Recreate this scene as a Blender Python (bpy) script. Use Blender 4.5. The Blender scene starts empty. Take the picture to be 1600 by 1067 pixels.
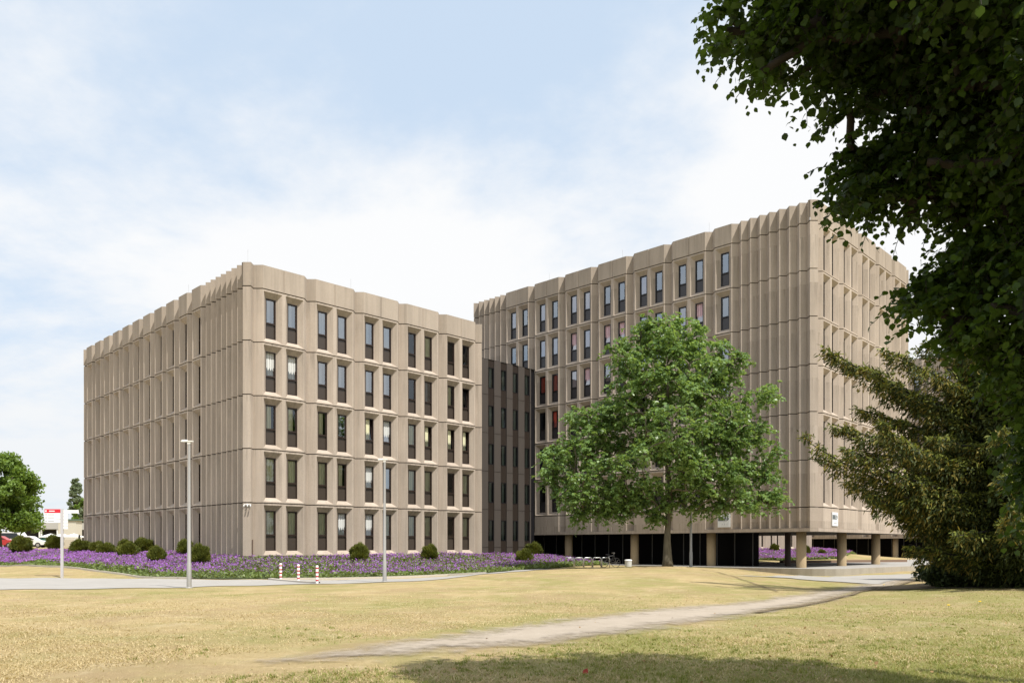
import bpy, math, random
import numpy as np
from mathutils import Vector, Matrix

# ------------------------------------------------------------------ camera, world, sun, exposure
F = 1233.46; PX = 809.8; HZ = 853.0; EYE = 1.6          # focal length / principal point in photo pixels, eye height
sc = bpy.context.scene
cam = bpy.data.objects.new("camera", bpy.data.cameras.new("camera"))
sc.collection.objects.link(cam); sc.camera = cam
cam.location = (0, 0, EYE); cam.rotation_euler = (math.radians(90), 0, 0)
cam.data.sensor_width = 36; cam.data.lens = F / 1600 * 36
cam.data.shift_x = (800 - PX) / 1600; cam.data.shift_y = (HZ - 533.5) / 1600
cam.data.clip_start = 0.1; cam.data.clip_end = 4000

SUN = Vector((.370, -.392, .843)).normalized()
sun = bpy.data.objects.new("sun", bpy.data.lights.new("sun", 'SUN'))
sc.collection.objects.link(sun)
sun.data.energy = 4.4; sun.data.angle = math.radians(.6); sun.data.color = (1, .95, .86)
sun.rotation_euler = SUN.to_track_quat('Z', 'Y').to_euler(); sun.location = (20, -20, 60)

w = bpy.data.worlds.new("World"); sc.world = w; w.use_nodes = True
nt = w.node_tree; N = nt.nodes; L = nt.links; N.clear()
wo = N.new("ShaderNodeOutputWorld"); bg = N.new("ShaderNodeBackground"); L.new(bg.outputs[0], wo.inputs[0])
sky = N.new("ShaderNodeTexSky"); sky.sky_type = 'NISHITA'; sky.sun_disc = False
sky.sun_elevation = math.asin(SUN.z); sky.sun_rotation = math.atan2(SUN.x, SUN.y)
sky.air_density = 1.0; sky.dust_density = 1.5; sky.ozone_density = 1.2
bg.inputs[1].default_value = .1
tc = N.new("ShaderNodeTexCoord"); sep = N.new("ShaderNodeSeparateXYZ"); L.new(tc.outputs['Generated'], sep.inputs[0])
def wmath(op, a, b=None, c=None, clamp=False):
    n = N.new("ShaderNodeMath"); n.operation = op; n.use_clamp = clamp
    for i, v in enumerate((a, b, c)):
        if v is None: continue
        if isinstance(v, (int, float)): n.inputs[i].default_value = v
        else: L.new(v, n.inputs[i])
    return n.outputs[0]
# project directions on a cloud deck far overhead so that clouds flatten towards the horizon
zz = wmath('ADD', wmath('MAXIMUM', sep.outputs[2], 0.0), .22)
cmb = N.new("ShaderNodeCombineXYZ")
L.new(wmath('DIVIDE', sep.outputs[0], zz), cmb.inputs[0]); L.new(wmath('DIVIDE', sep.outputs[1], zz), cmb.inputs[1])
n1 = N.new("ShaderNodeTexNoise"); n1.inputs['Scale'].default_value = 1.15; n1.inputs['Detail'].default_value = 7; n1.inputs['Roughness'].default_value = .58
n1.inputs['Distortion'].default_value = .35
mp = N.new("ShaderNodeMapping"); mp.inputs['Location'].default_value = (3.3, 1.2, 0.0); L.new(cmb.outputs[0], mp.inputs[0]); L.new(mp.outputs[0], n1.inputs['Vector'])
n2 = N.new("ShaderNodeTexNoise"); n2.inputs['Scale'].default_value = 5.5; n2.inputs['Detail'].default_value = 8; n2.inputs['Roughness'].default_value = .62
L.new(mp.outputs[0], n2.inputs['Vector'])
cl = wmath('ADD', wmath('MULTIPLY', n1.outputs[0], .72), wmath('MULTIPLY', n2.outputs[0], .28))
# clear patch: a soft cone of directions high in the middle, milky elsewhere
def lobe(d, lo, amp):           # soft patch of sky round a direction
    v = N.new("ShaderNodeVectorMath"); v.operation = 'DOT_PRODUCT'; L.new(tc.outputs['Generated'], v.inputs[0]); v.inputs[1].default_value = Vector(d).normalized()
    m_ = N.new("ShaderNodeMapRange"); m_.interpolation_type = 'SMOOTHSTEP'; L.new(v.outputs['Value'], m_.inputs[0])
    m_.inputs[1].default_value = lo; m_.inputs[2].default_value = 1.0; m_.inputs[3].default_value = 0; m_.inputs[4].default_value = amp; return m_.outputs[0]
acc = cl
for d, lo, amp in (((-.10, 1, .66), .93, -.16), ((.10, 1, .55), .95, -.10), ((.42, 1, .52), .95, -.06), ((-.48, 1, .50), .955, .16), ((-.20, 1, .36), .965, .14), ((.22, 1, .30), .90, .22), ((.36, 1, .50), .985, .08), ((-.66, 1, .16), .93, .10), ((-.62, 1, .66), .93, -.22), ((.26, 1, .70), .985, .08)):
    acc = wmath('ADD', acc, lobe(d, lo, amp))
cf = N.new("ShaderNodeMapRange"); cf.interpolation_type = 'SMOOTHSTEP'; L.new(acc, cf.inputs[0])
cf.inputs[1].default_value = .33; cf.inputs[2].default_value = .62; cf.inputs[3].default_value = .12; cf.inputs[4].default_value = .97
tone = N.new("ShaderNodeMapRange"); L.new(sep.outputs[2], tone.inputs[0]); tone.inputs[1].default_value = 0; tone.inputs[2].default_value = .30
tone.inputs[3].default_value = 0; tone.inputs[4].default_value = 1
tm = N.new("ShaderNodeMix"); tm.data_type = 'RGBA'; L.new(tone.outputs[0], tm.inputs[0])
tm.inputs[6].default_value = (6.5, 6.75, 7.0, 1); tm.inputs[7].default_value = (7.5, 7.52, 7.55, 1)
mx = N.new("ShaderNodeMix"); mx.data_type = 'RGBA'; L.new(cf.outputs[0], mx.inputs[0])
skb = N.new("ShaderNodeMix"); skb.data_type = 'RGBA'; skb.inputs[0].default_value = .8
L.new(sky.outputs[0], skb.inputs[6]); skb.inputs[7].default_value = (4.95, 6.2, 7.7, 1)
L.new(skb.outputs[2], mx.inputs[6]); L.new(tm.outputs[2], mx.inputs[7]); L.new(mx.outputs[2], bg.inputs[0])

sc.view_settings.view_transform = 'Standard'; sc.view_settings.look = 'None'
sc.view_settings.exposure = 0.4; sc.view_settings.gamma = 1
sc.cycles.max_bounces = 6; sc.cycles.transparent_max_bounces = 12
sc.cycles.caustics_reflective = False; sc.cycles.caustics_refractive = False

random.seed(7); RNG = np.random.default_rng(7)
COL = sc.collection

# ------------------------------------------------------------------ helpers
def at(x, y, Y):
    return Vector(((x - PX) / F * Y, Y, EYE + (HZ - y) / F * Y))

class M:
    """collects quads / tubes / boxes into one mesh"""
    def __init__(s): s.v = []; s.f = []; s.m = []
    def quad(s, a, b, c, d, mi=0):
        i = len(s.v); s.v += [tuple(a), tuple(b), tuple(c), tuple(d)]; s.f.append((i, i+1, i+2, i+3)); s.m.append(mi)
    def poly(s, pts, mi=0):
        i = len(s.v); s.v += [tuple(p) for p in pts]; s.f.append(tuple(range(i, i+len(pts)))); s.m.append(mi)
    def box(s, c, size, rz=0, mi=0, mat=None):
        hx, hy, hz_ = size[0]/2, size[1]/2, size[2]/2; ca, sa = math.cos(rz), math.sin(rz)
        P = []
        for z in (-hz_, hz_):
            for x, y in ((-hx, -hy), (hx, -hy), (hx, hy), (-hx, hy)):
                p = Vector((x*ca-y*sa+c[0], x*sa+y*ca+c[1], z+c[2])); P.append(mat @ p if mat else p)
        i = len(s.v); s.v += [tuple(p) for p in P]
        for f in ((3,2,1,0),(4,5,6,7),(0,1,5,4),(1,2,6,5),(2,3,7,6),(3,0,4,7)):
            s.f.append(tuple(i+k for k in f)); s.m.append(mi)
    def tube(s, pts, rad, n=8, mi=0, cap=True):
        pts = [Vector(p) for p in pts]; rings = []
        up = Vector((.13, .07, 1)).normalized()
        for k, p in enumerate(pts):
            d = (pts[min(k+1, len(pts)-1)] - pts[max(k-1, 0)])
            if d.length < 1e-9: d = Vector((0, 0, 1))
            d.normalize()
            a = d.cross(up)
            if a.length < .05: a = d.cross(Vector((1, 0, 0)))
            a.normalize(); b = d.cross(a)
            r = rad[k] if hasattr(rad, '__len__') else rad
            i = len(s.v)
            for q in range(n):
                t = 2*math.pi*q/n; s.v.append(tuple(p + a*(r*math.cos(t)) + b*(r*math.sin(t))))
            rings.append(i)
        for k in range(len(rings)-1):
            for q in range(n):
                q2 = (q+1) % n; s.f.append((rings[k]+q, rings[k+1]+q, rings[k+1]+q2, rings[k]+q2)); s.m.append(mi)
        if cap:
            s.f.append(tuple(rings[0]+q for q in range(n))); s.m.append(mi)
            s.f.append(tuple(rings[-1]+n-1-q for q in range(n))); s.m.append(mi)
    def lathe(s, c, prof, n=20, mi=0):
        i0 = len(s.v)
        for r, z in prof:
            for q in range(n):
                t = 2*math.pi*q/n; s.v.append((c[0]+r*math.cos(t), c[1]+r*math.sin(t), c[2]+z))
        for k in range(len(prof)-1):
            for q in range(n):
                q2 = (q+1) % n; s.f.append((i0+k*n+q, i0+k*n+q2, i0+(k+1)*n+q2, i0+(k+1)*n+q)); s.m.append(mi)
        s.f.append(tuple(i0+(len(prof)-1)*n+q for q in range(n))); s.m.append(mi)
    def mesh(s, name, mats, smooth=False):
        me = bpy.data.meshes.new(name); me.from_pydata(s.v, [], s.f); 
        for m in mats: me.materials.append(m)
        me.polygons.foreach_set('material_index', s.m)
        if smooth: me.polygons.foreach_set('use_smooth', [True]*len(s.f))
        me.update(); return me
    def obj(s, name, mats, parent=None, smooth=False):
        if not isinstance(mats, (list, tuple)): mats = [mats]
        o = bpy.data.objects.new(name, s.mesh(name, mats, smooth)); COL.objects.link(o)
        if parent: o.parent = parent
        return o

def np_mesh(name, V, nper, mats, midx=None, parent=None, tri=False):
    """V: (n*nper,3) vertices, every nper verts one face"""
    n = len(V)//nper
    me = bpy.data.meshes.new(name); me.vertices.add(len(V)); me.vertices.foreach_set('co', V.astype(np.float32).ravel())
    me.loops.add(len(V)); me.loops.foreach_set('vertex_index', np.arange(len(V), dtype=np.int32))
    me.polygons.add(n); me.polygons.foreach_set('loop_start', np.arange(0, len(V), nper, dtype=np.int32))
    try: me.polygons.foreach_set('loop_total', np.full(n, nper, dtype=np.int32))
    except Exception: pass
    for m in mats: me.materials.append(m)
    if midx is not None: me.polygons.foreach_set('material_index', np.asarray(midx, dtype=np.int32))
    me.update(calc_edges=True)
    o = bpy.data.objects.new(name, me); COL.objects.link(o)
    if parent: o.parent = parent
    return o

def empty(name, loc=(0, 0, 0), rz=0):
    o = bpy.data.objects.new(name, None); COL.objects.link(o); o.location = loc; o.rotation_euler = (0, 0, rz); return o
def tag(o, label=None, cat=None, group=None, kind=None):
    if label: o['label'] = label
    if cat: o['category'] = cat
    if group: o['group'] = group
    if kind: o['kind'] = kind
    return o
def copy_tree(o, parent=None):
    c = o.copy(); COL.objects.link(c); c.parent = parent
    for ch in list(o.children): copy_tree(ch, c)
    return c

# ------------------------------------------------------------------ materials
def newmat(name):
    m = bpy.data.materials.new(name); m.use_nodes = True
    return m, m.node_tree.nodes, m.node_tree.links, m.node_tree.nodes['Principled BSDF']
def flat(name, col, rough=.7, metal=0, spec=.5):
    m, n, l, b = newmat(name)
    b.inputs['Base Color'].default_value = (*col, 1); b.inputs['Roughness'].default_value = rough; b.inputs['Metallic'].default_value = metal
    b.inputs['Specular IOR Level'].default_value = spec
    return m
def mixc(n, l, fac, a, b, blend='MIX'):
    x = n.new("ShaderNodeMix"); x.data_type = 'RGBA'; x.blend_type = blend
    for i, v in ((0, fac), (6, a), (7, b)):
        if isinstance(v, (int, float)): x.inputs[i].default_value = v
        elif isinstance(v, tuple): x.inputs[i].default_value = (*v, 1)
        else: l.new(v, x.inputs[i])
    return x.outputs[2]
def noise(n, l, scale, detail=4, rough=.55, vec=None, sc3=None, dist=0):
    t = n.new("ShaderNodeTexNoise"); t.inputs['Scale'].default_value = scale; t.inputs['Detail'].default_value = detail
    t.inputs['Roughness'].default_value = rough; t.inputs['Distortion'].default_value = dist
    tcn = n.new("ShaderNodeTexCoord"); src = vec or tcn.outputs['Object']
    if sc3:
        mp_ = n.new("ShaderNodeMapping"); mp_.inputs['Scale'].default_value = sc3; l.new(src, mp_.inputs[0]); src = mp_.outputs[0]
    l.new(src, t.inputs['Vector']); return t.outputs[0]
def ramp(n, l, fac, a, b, lo=0., hi=1.):
    r = n.new("ShaderNodeMapRange"); l.new(fac, r.inputs[0]); r.inputs[1].default_value = a; r.inputs[2].default_value = b
    r.inputs[3].default_value = lo; r.inputs[4].default_value = hi; return r.outputs[0]
def bump(n, l, b, h, strength=.3, dist=.02):
    u = n.new("ShaderNodeBump"); u.inputs['Strength'].default_value = strength; u.inputs['Distance'].default_value = dist
    l.new(h, u.inputs['Height']); l.new(u.outputs[0], b.inputs['Normal'])

def concrete(name, c, stain=.35, speck=.25, panels=True):
    m, n, l, b = newmat(name)
    dark = tuple(x*.66 for x in c); lite = tuple(min(1, x*1.14) for x in c)
    big = noise(n, l, .35, 5, .6); col = mixc(n, l, ramp(n, l, big, .3, .7), tuple(x*.90 for x in c), tuple(x*1.06 for x in c))
    if panels:      # every cast panel has its own tone
        tcn = n.new("ShaderNodeTexCoord"); comp = []
        for d, o, st in (((.708, .706, 0), 0., 3.6), ((-.708, .706, 0), -5.5, 2.171), ((0, 0, 1), 0, 3.233)):
            v = n.new("ShaderNodeVectorMath"); v.operation = 'DOT_PRODUCT'; l.new(tcn.outputs['Object'], v.inputs[0]); v.inputs[1].default_value = d
            q = n.new("ShaderNodeMath"); q.operation = 'MULTIPLY_ADD'; l.new(v.outputs['Value'], q.inputs[0]); q.inputs[1].default_value = 1/st; q.inputs[2].default_value = o/st
            f = n.new("ShaderNodeMath"); f.operation = 'FLOOR'; l.new(q.outputs[0], f.inputs[0]); comp.append((f.outputs[0], q.outputs[0]))
        cb = n.new("ShaderNodeCombineXYZ")
        for i in range(3): l.new(comp[i][0], cb.inputs[i])
        wn = n.new("ShaderNodeTexWhiteNoise"); wn.noise_dimensions = '3D'; l.new(cb.outputs[0], wn.inputs['Vector'])
        col = mixc(n, l, ramp(n, l, wn.outputs['Value'], 0, 1, 0, 1), mixc(n, l, 1., col, (.90, .885, .87), 'MULTIPLY'), mixc(n, l, 1., col, (1.05, 1.045, 1.04), 'MULTIPLY'))
        # grime washed down from the joint above each storey
        fr = n.new("ShaderNodeMath"); fr.operation = 'FRACT'; l.new(comp[2][1], fr.inputs[0])
        gn = noise(n, l, 1.0, 6, .7, sc3=(5, 5, .35)); gm = n.new("ShaderNodeMath"); gm.operation = 'MULTIPLY'; l.new(ramp(n, l, gn, .46, .70), gm.inputs[0]); l.new(ramp(n, l, fr.outputs[0], .30, 1, 0, .75), gm.inputs[1])
        col = mixc(n, l, gm.outputs[0], col, (.16, .135, .11))
    streak = noise(n, l, 1.0, 6, .65, sc3=(3.2, 3.2, .14)); col = mixc(n, l, ramp(n, l, streak, .46, .74, 0, stain), col, dark)
    wash = noise(n, l, 1.0, 4, .6, sc3=(1.1, 1.1, .09)); col = mixc(n, l, ramp(n, l, wash, .5, .75, 0, stain*.7), col, lite)
    sp = noise(n, l, 30, 3, .7); col = mixc(n, l, ramp(n, l, sp, .38, .7, 0, speck), col, tuple(x*.5 for x in c))
    l.new(col, b.inputs['Base Color']); b.inputs['Roughness'].default_value = .92; b.inputs['Specular IOR Level'].default_value = .2
    bump(n, l, b, sp, .35, .012)
    return m
CON = concrete("concrete", (.480, .409, .346), .6, .45)
CONP = concrete("concrete_parapet", (.43, .367, .308), .8, .5)
CONJ = flat("joint_shadow_gap", (.03, .022, .018), .95)
CONB = concrete("concrete_terrace", (.40, .36, .30), .6, .45, False)
COLM = concrete("column_concrete", (.43, .33, .205), .6, .5, False)
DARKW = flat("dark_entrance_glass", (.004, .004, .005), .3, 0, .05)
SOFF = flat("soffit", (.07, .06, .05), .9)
ROOFM = flat("roof_felt", (.08, .08, .08), .95)
FRM = flat("window_frame_bronze", (.030, .018, .013), .35)
PANL = flat("window_spandrel_bronze", (.050, .038, .030), .3)
FRMB = flat("window_frame_black", (.012, .011, .013), .35)
PANLB = flat("window_spandrel_slate", (.042, .038, .042), .3)

def glassmat(name, tint, refl):
    m, n, l, b = newmat(name); n.remove(b)
    out = n['Material Output']
    tr = n.new("ShaderNodeBsdfTransparent"); tr.inputs[0].default_value = (*tint, 1)
    gl = n.new("ShaderNodeBsdfGlossy"); gl.inputs['Roughness'].default_value = .02; gl.inputs[0].default_value = (.92, .96, 1, 1)
    fr = n.new("ShaderNodeFresnel"); fr.inputs[0].default_value = 1.5
    ad = n.new("ShaderNodeMath"); ad.operation = 'MULTIPLY_ADD'; l.new(fr.outputs[0], ad.inputs[0]); ad.inputs[1].default_value = 1.0; ad.inputs[2].default_value = refl
    ad.use_clamp = True
    mx_ = n.new("ShaderNodeMixShader"); l.new(ad.outputs[0], mx_.inputs[0]); l.new(tr.outputs[0], mx_.inputs[1]); l.new(gl.outputs[0], mx_.inputs[2])
    # slight waviness of the panes
    t = noise(n, l, 1.6, 2, .5); bp = n.new("ShaderNodeBump"); bp.inputs['Strength'].default_value = .05; bp.inputs['Distance'].default_value = .01
    l.new(t, bp.inputs['Height']); l.new(bp.outputs[0], gl.inputs['Normal'])
    l.new(mx_.outputs[0], out.inputs[0]); return m
GLASS = glassmat("glass_clear", (.97, .98, .95), .06)
GLASSB = glassmat("glass_coated", (.75, .80, .85), .30)
GLASSC = glassmat("glass_green", (.55, .62, .58), .06)
def cloth(name, c, trans=.4):
    m, n, l, b = newmat(name)
    f = noise(n, l, 1.0, 3, .5, sc3=(16, 16, .3)); col = mixc(n, l, ramp(n, l, f, .35, .65), tuple(x*.6 for x in c), c); l.new(col, b.inputs['Base Color'])
    b.inputs['Roughness'].default_value = .95; return m
CUR = cloth("curtain_cream", (.82, .80, .56)); CURW = cloth("curtain_white", (.70, .71, .70)); CURP = cloth("curtain_mauve_reflection", (.80, .55, .62)); CURR = cloth("curtain_red", (.50, .09, .06))  # mauve cloth paints in the pink reflections of the tower panes

def leafmat(name, c1, c2, trans=.35, c3=None, rough=.5, spec=.4):
    m, n, l, b = newmat(name); out = n['Material Output']
    g = n.new("ShaderNodeNewGeometry"); col = mixc(n, l, g.outputs['Random Per Island'], c1, c2)
    if c3:
        bn = noise(n, l, .55, 3, .6); col = mixc(n, l, ramp(n, l, bn, .45, .66, 0, .85), col, c3)
    l.new(col, b.inputs['Base Color']); b.inputs['Roughness'].default_value = rough; b.inputs['Specular IOR Level'].default_value = spec
    t = n.new("ShaderNodeBsdfTranslucent"); tcol = mixc(n, l, .5, col, (c2[0]*1.9, c2[1]*1.7, c2[2]*.7)); l.new(tcol, t.inputs[0])
    mx_ = n.new("ShaderNodeMixShader"); mx_.inputs[0].default_value = trans; l.new(b.outputs[0], mx_.inputs[1]); l.new(t.outputs[0], mx_.inputs[2])
    l.new(mx_.outputs[0], out.inputs[0]); return m
def barkmat(name, c):
    m, n, l, b = newmat(name); t = noise(n, l, 6, 6, .7, sc3=(1, 1, .25)); col = mixc(n, l, ramp(n, l, t, .35, .65), tuple(x*.55 for x in c), c)
    l.new(col, b.inputs['Base Color']); b.inputs['Roughness'].default_value = .95; bump(n, l, b, t, .8, .03); return m
BARK = barkmat("bark_grey_green", (.16, .14, .10)); BARKD = barkmat("bark_dark", (.035, .028, .022))

# ------------------------------------------------------------------ terrain
CP = [(0,5,0),(0,0,0),(-9,8,0),(8,8,.02),(-13,15,-.03),(12,15,.12),(0,-12,0),(-20,-5,0),(20,-5,.1),
      (0,14,0),(-6,22,0),(4,21,-.02),(-18,26,-.05),(14,25,.18),(19,33,.22),(25,32,.25),(30,20,.25),(34,40,.2),
      (12.6,31.7,-.22),(20.9,43.7,-.32),(7.4,23.5,-.12),(16.5,36,-.28),
      (-20,31,-.1),(-27,42,-.1),(-10,34,-.1),(-6.5,37.5,-.1),(-10,41,-.1),(-5,43.5,-.05),(-15,40,-.1),(-20,43,-.1),(-34,50,0),(-45,45,0),
      (-1.6,38.5,.22),(3.1,42.5,.38),(6.8,44.4,.47),(8.5,45.2,.47),(12,46.3,.36),(14.6,47,.08),(16.8,47.2,-.2),
      (3,32,.22),(7,34,.25),(2,26,.06),(11,38,.12),(-2,30,-.02),(13,41,.0),
      (3,49,.15),(8,52,.12),(13,52,.0),
      (18,50.6,-.4),(22,50,-.4),(30,56,-.3),(38,62,-.25),(27,48,-.25),(45,66,-.1),(14.5,51,-.15),
      (-17,46,.62),(-14.4,48,.74),(-8,54,.74),(-3,59,.74),(-11,47,.4),(-5,50,.35),(1,68,.6),(-1,60,.5),(5,66,.2),(8,60,.08),(3,56,.2),
      (12,68,-.1),(22,62,-.1),(28,72,-.1),(22,74,-.1),(34,76,-.1),(45,86,-.1),(30,84,.4),(25,86,1.05),(37,97,1.1),(40,100,.6),(46,108,-.1),(55,98,-.1),(70,125,-.15),(54,126,-.15),(62,112,-.15),
      (-24,54,.9),(-31,61,.95),(-38,68,1.0),(-23,49,.55),(-32,56,.6),(-40,66,.7),
      (-37,57,.06),(-40.7,62,.08),(-45,66,.45),(-50,72,1.15),(-62,78,1.2),(-55,62,.2),(-60,95,1.4),(-80,130,1.55),(-110,100,1.5),(-80,70,1.0),
      (0,110,1.0),(0,150,1.4),(60,150,.8),(90,60,.2),(110,110,.5),(-160,160,1.6),(150,160,1),(0,200,1.5)]
CP = np.array(CP, float)
def _K(a, b):
    r = np.sqrt(((a[:, None, :]-b[None])**2).sum(-1)); return r
_A = _K(CP[:, :2], CP[:, :2]); _n = len(CP)
_P = np.c_[np.ones(_n), CP[:, :2]]
_S = np.block([[_A - .15*np.eye(_n), _P], [_P.T, np.zeros((3, 3))]])      # linear (biharmonic-in-3D) kernel, lightly smoothed
_W = np.linalg.solve(_S, np.r_[CP[:, 2], np.zeros(3)])
def _tps(X, Y):
    q = np.c_[np.ravel(X), np.ravel(Y)].astype(float); out = np.zeros(len(q))
    for i in range(0, len(q), 20000):
        s = q[i:i+20000]; out[i:i+20000] = _K(s, CP[:, :2]) @ _W[:_n] + _W[_n] + s @ _W[_n+1:]
    return out.reshape(np.shape(X))
GX = np.arange(-130, 130.1, .5); GY = np.arange(-20, 190.1, .5)
_XX, _YY = np.meshgrid(GX, GY); _ZZ = _tps(_XX, _YY)
for _ in range(3):      # smooth cusps at control points
    Zp = np.pad(_ZZ, 1, mode='edge'); _ZZ = (Zp[1:-1, 1:-1]*4 + Zp[:-2, 1:-1]+Zp[2:, 1:-1]+Zp[1:-1, :-2]+Zp[1:-1, 2:])/8
def gz(X, Y):
    X = np.asarray(X, float); Y = np.asarray(Y, float)
    fx = np.clip((X-GX[0])/.5, 0, len(GX)-1.001); fy = np.clip((Y-GY[0])/.5, 0, len(GY)-1.001)
    i = fx.astype(int); j = fy.astype(int); a = fx-i; b = fy-j
    return (_ZZ[j, i]*(1-a)*(1-b)+_ZZ[j, i+1]*a*(1-b)+_ZZ[j+1, i]*(1-a)*b+_ZZ[j+1, i+1]*a*b)
def ground_at(px, py, Y0=6, Y1=180, last=False):
    """where the line of sight through a photo pixel meets the ground"""
    Y = np.arange(Y0, Y1, .05); X = (px-PX)/F*Y; z = EYE+(HZ-py)/F*Y; d = z-gz(X, Y)
    k = np.where(d < 0)[0]
    if len(k) == 0: k = [len(Y)-1]
    k = k[0]; return Vector((X[k], Y[k], float(gz(X[k], Y[k]))))

def inpoly(P, X, Y):
    X = np.asarray(X); Y = np.asarray(Y); c = np.zeros(X.shape, bool); n = len(P)
    for i in range(n):
        x1, y1 = P[i][0], P[i][1]; x2, y2 = P[(i+1) % n][0], P[(i+1) % n][1]
        if y1 == y2: continue
        c ^= ((y1 > Y) != (y2 > Y)) & (X < (x2-x1)*(Y-y1)/(y2-y1)+x1)
    return c
def segdist(P, X, Y, closed=True):
    d = np.full(np.shape(X), 1e9); n = len(P)
    for i in range(n if closed else n-1):
        x1, y1 = P[i][0], P[i][1]; x2, y2 = P[(i+1) % n][0], P[(i+1) % n][1]
        L2 = (x2-x1)**2+(y2-y1)**2+1e-9; t = np.clip(((X-x1)*(x2-x1)+(Y-y1)*(y2-y1))/L2, 0, 1)
        d = np.minimum(d, np.hypot(X-x1-t*(x2-x1), Y-y1-t*(y2-y1)))
    return d

# main ground sheet (lawn), fine near the camera, reaching the horizon
def lawn_mat():
    m, n, l, b = newmat("lawn_dry_grass")
    a1 = noise(n, l, .09, 5, .6, dist=.6); a2 = noise(n, l, .45, 6, .65, dist=.4); a3 = noise(n, l, 2.2, 6, .7); a4 = noise(n, l, 24, 5, .8, sc3=(1, .55, 1)); a5 = noise(n, l, 90, 3, .8)
    straw = mixc(n, l, ramp(n, l, a3, .3, .7), (.37, .275, .135), (.52, .41, .235))
    green = mixc(n, l, ramp(n, l, a4, .3, .7), (.19, .20, .055), (.31, .295, .11))
    g = n.new("ShaderNodeMath"); g.operation = 'ADD'; l.new(a1, g.inputs[0]); l.new(a2, g.inputs[1])
    # greener in the shaded ground by the right-hand trees and in the hollow by the path
    s = n.new("ShaderNodeSeparateXYZ"); t = n.new("ShaderNodeTexCoord"); l.new(t.outputs['Object'], s.inputs[0])
    gx = ramp(n, l, s.outputs[0], -2, 9, 0, .30); gy = ramp(n, l, s.outputs[1], 40, 6, 0, 1)
    mu = n.new("ShaderNodeMath"); mu.operation = 'MULTIPLY'; l.new(gx, mu.inputs[0]); l.new(gy, mu.inputs[1])
    ad = n.new("ShaderNodeMath"); ad.operation = 'ADD'; l.new(g.outputs[0], ad.inputs[0]); l.new(mu.outputs[0], ad.inputs[1])
    col = mixc(n, l, ramp(n, l, ad.outputs[0], .92, 1.16), straw, green); a7 = noise(n, l, .33, 6, .7, dist=.8); col = mixc(n, l, ramp(n, l, a7, .47, .62, 0, .7), col, (.33, .235, .14)); a8 = noise(n, l, .8, 6, .75, dist=.5); col = mixc(n, l, ramp(n, l, a8, .54, .68, 0, .5), col, (.62, .52, .35))
    a6 = noise(n, l, 1.4, 7, .75, sc3=(.35, 1.6, 1)); col = mixc(n, l, ramp(n, l, a6, .45, .72, 0, .55), col, (.30, .25, .11)); col = mixc(n, l, ramp(n, l, a4, .42, .72, 0, .6), col, (.27, .20, .085))
    col = mixc(n, l, ramp(n, l, a5, .45, .75, 0, .45), col, (.66, .55, .33))
    l.new(col, b.inputs['Base Color']); b.inputs['Roughness'].default_value = 1; b.inputs['Specular IOR Level'].default_value = .1
    bump(n, l, b, a4, .9, .05); return m
LAWN = lawn_mat()
def build_ground():
    xs = np.r_[-3000, -900, -300, np.arange(-130, -45, 2.5), np.arange(-45, 48, .5), np.arange(48, 130.1, 2.5), 300, 900, 3000]
    ys = np.r_[-2500, -300, np.arange(-20, 4, 2), np.arange(4, 76, .5), np.arange(76, 190.1, 3), 300, 900, 3500]
    X, Y = np.meshgrid(xs, ys); Z = gz(np.clip(X, -130, 130), np.clip(Y, -20, 190))
    ins = (X > -45) & (X < 48) & (Y > 4) & (Y < 60)
    Z = Z + np.where(ins, .018*np.sin(X*1.7+Y*.6)*np.sin(Y*1.3-X*.4), 0)
    V = np.c_[X.ravel(), Y.ravel(), Z.ravel()]; nx = len(xs); ny = len(ys)
    i, j = np.meshgrid(np.arange(nx-1), np.arange(ny-1)); k = (j*nx+i).ravel()
    me = bpy.data.meshes.new("ground"); me.from_pydata(V.tolist(), [], np.c_[k, k+1, k+nx+1, k+nx].tolist())
    me.materials.append(LAWN); me.polygons.foreach_set('use_smooth', [True]*len(me.polygons)); me.update()
    o = bpy.data.objects.new("ground", me); COL.objects.link(o); tag(o, kind='structure'); return o
build_ground()

def drape(name, poly, mat, off=.03, res=.4, kind='structure'):
    """a sheet following the ground inside a polygon (cut on a fine grid), carrying distance-to-edge as an attribute"""
    P = np.array([(p[0], p[1]) for p in poly]); x0, y0 = P.min(0); x1, y1 = P.max(0)
    xs = np.arange(x0-res, x1+2*res, res); ys = np.arange(y0-res, y1+2*res, res)
    X, Y = np.meshgrid(xs, ys); d = segdist(P, X, Y); ins = inpoly(P, X, Y); sd = np.where(ins, d, -d)
    nx = len(xs); keep = sd > -res*1.5
    V = np.c_[X.ravel(), Y.ravel(), (gz(X, Y)+off+.018*np.sin(X*1.7+Y*.6)*np.sin(Y*1.3-X*.4)).ravel()]
    i, j = np.meshgrid(np.arange(nx-1), np.arange(len(ys)-1)); k = (j*nx+i)
    kk = keep.ravel(); ok = kk[k] & kk[k+1] & kk[k+nx] & kk[k+nx+1]; k = k[ok]
    me = bpy.data.meshes.new(name); me.from_pydata(V.tolist(), [], np.c_[k, k+1, k+nx+1, k+nx].tolist())
    at_ = me.attributes.new('edge', 'FLOAT', 'POINT'); at_.data.foreach_set('value', sd.ravel().astype(np.float32))
    me.materials.append(mat); me.polygons.foreach_set('use_smooth', [True]*len(me.polygons)); me.update()
    o = bpy.data.objects.new(name, me); COL.objects.link(o)
    if kind: tag(o, kind=kind)
    return o
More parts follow.
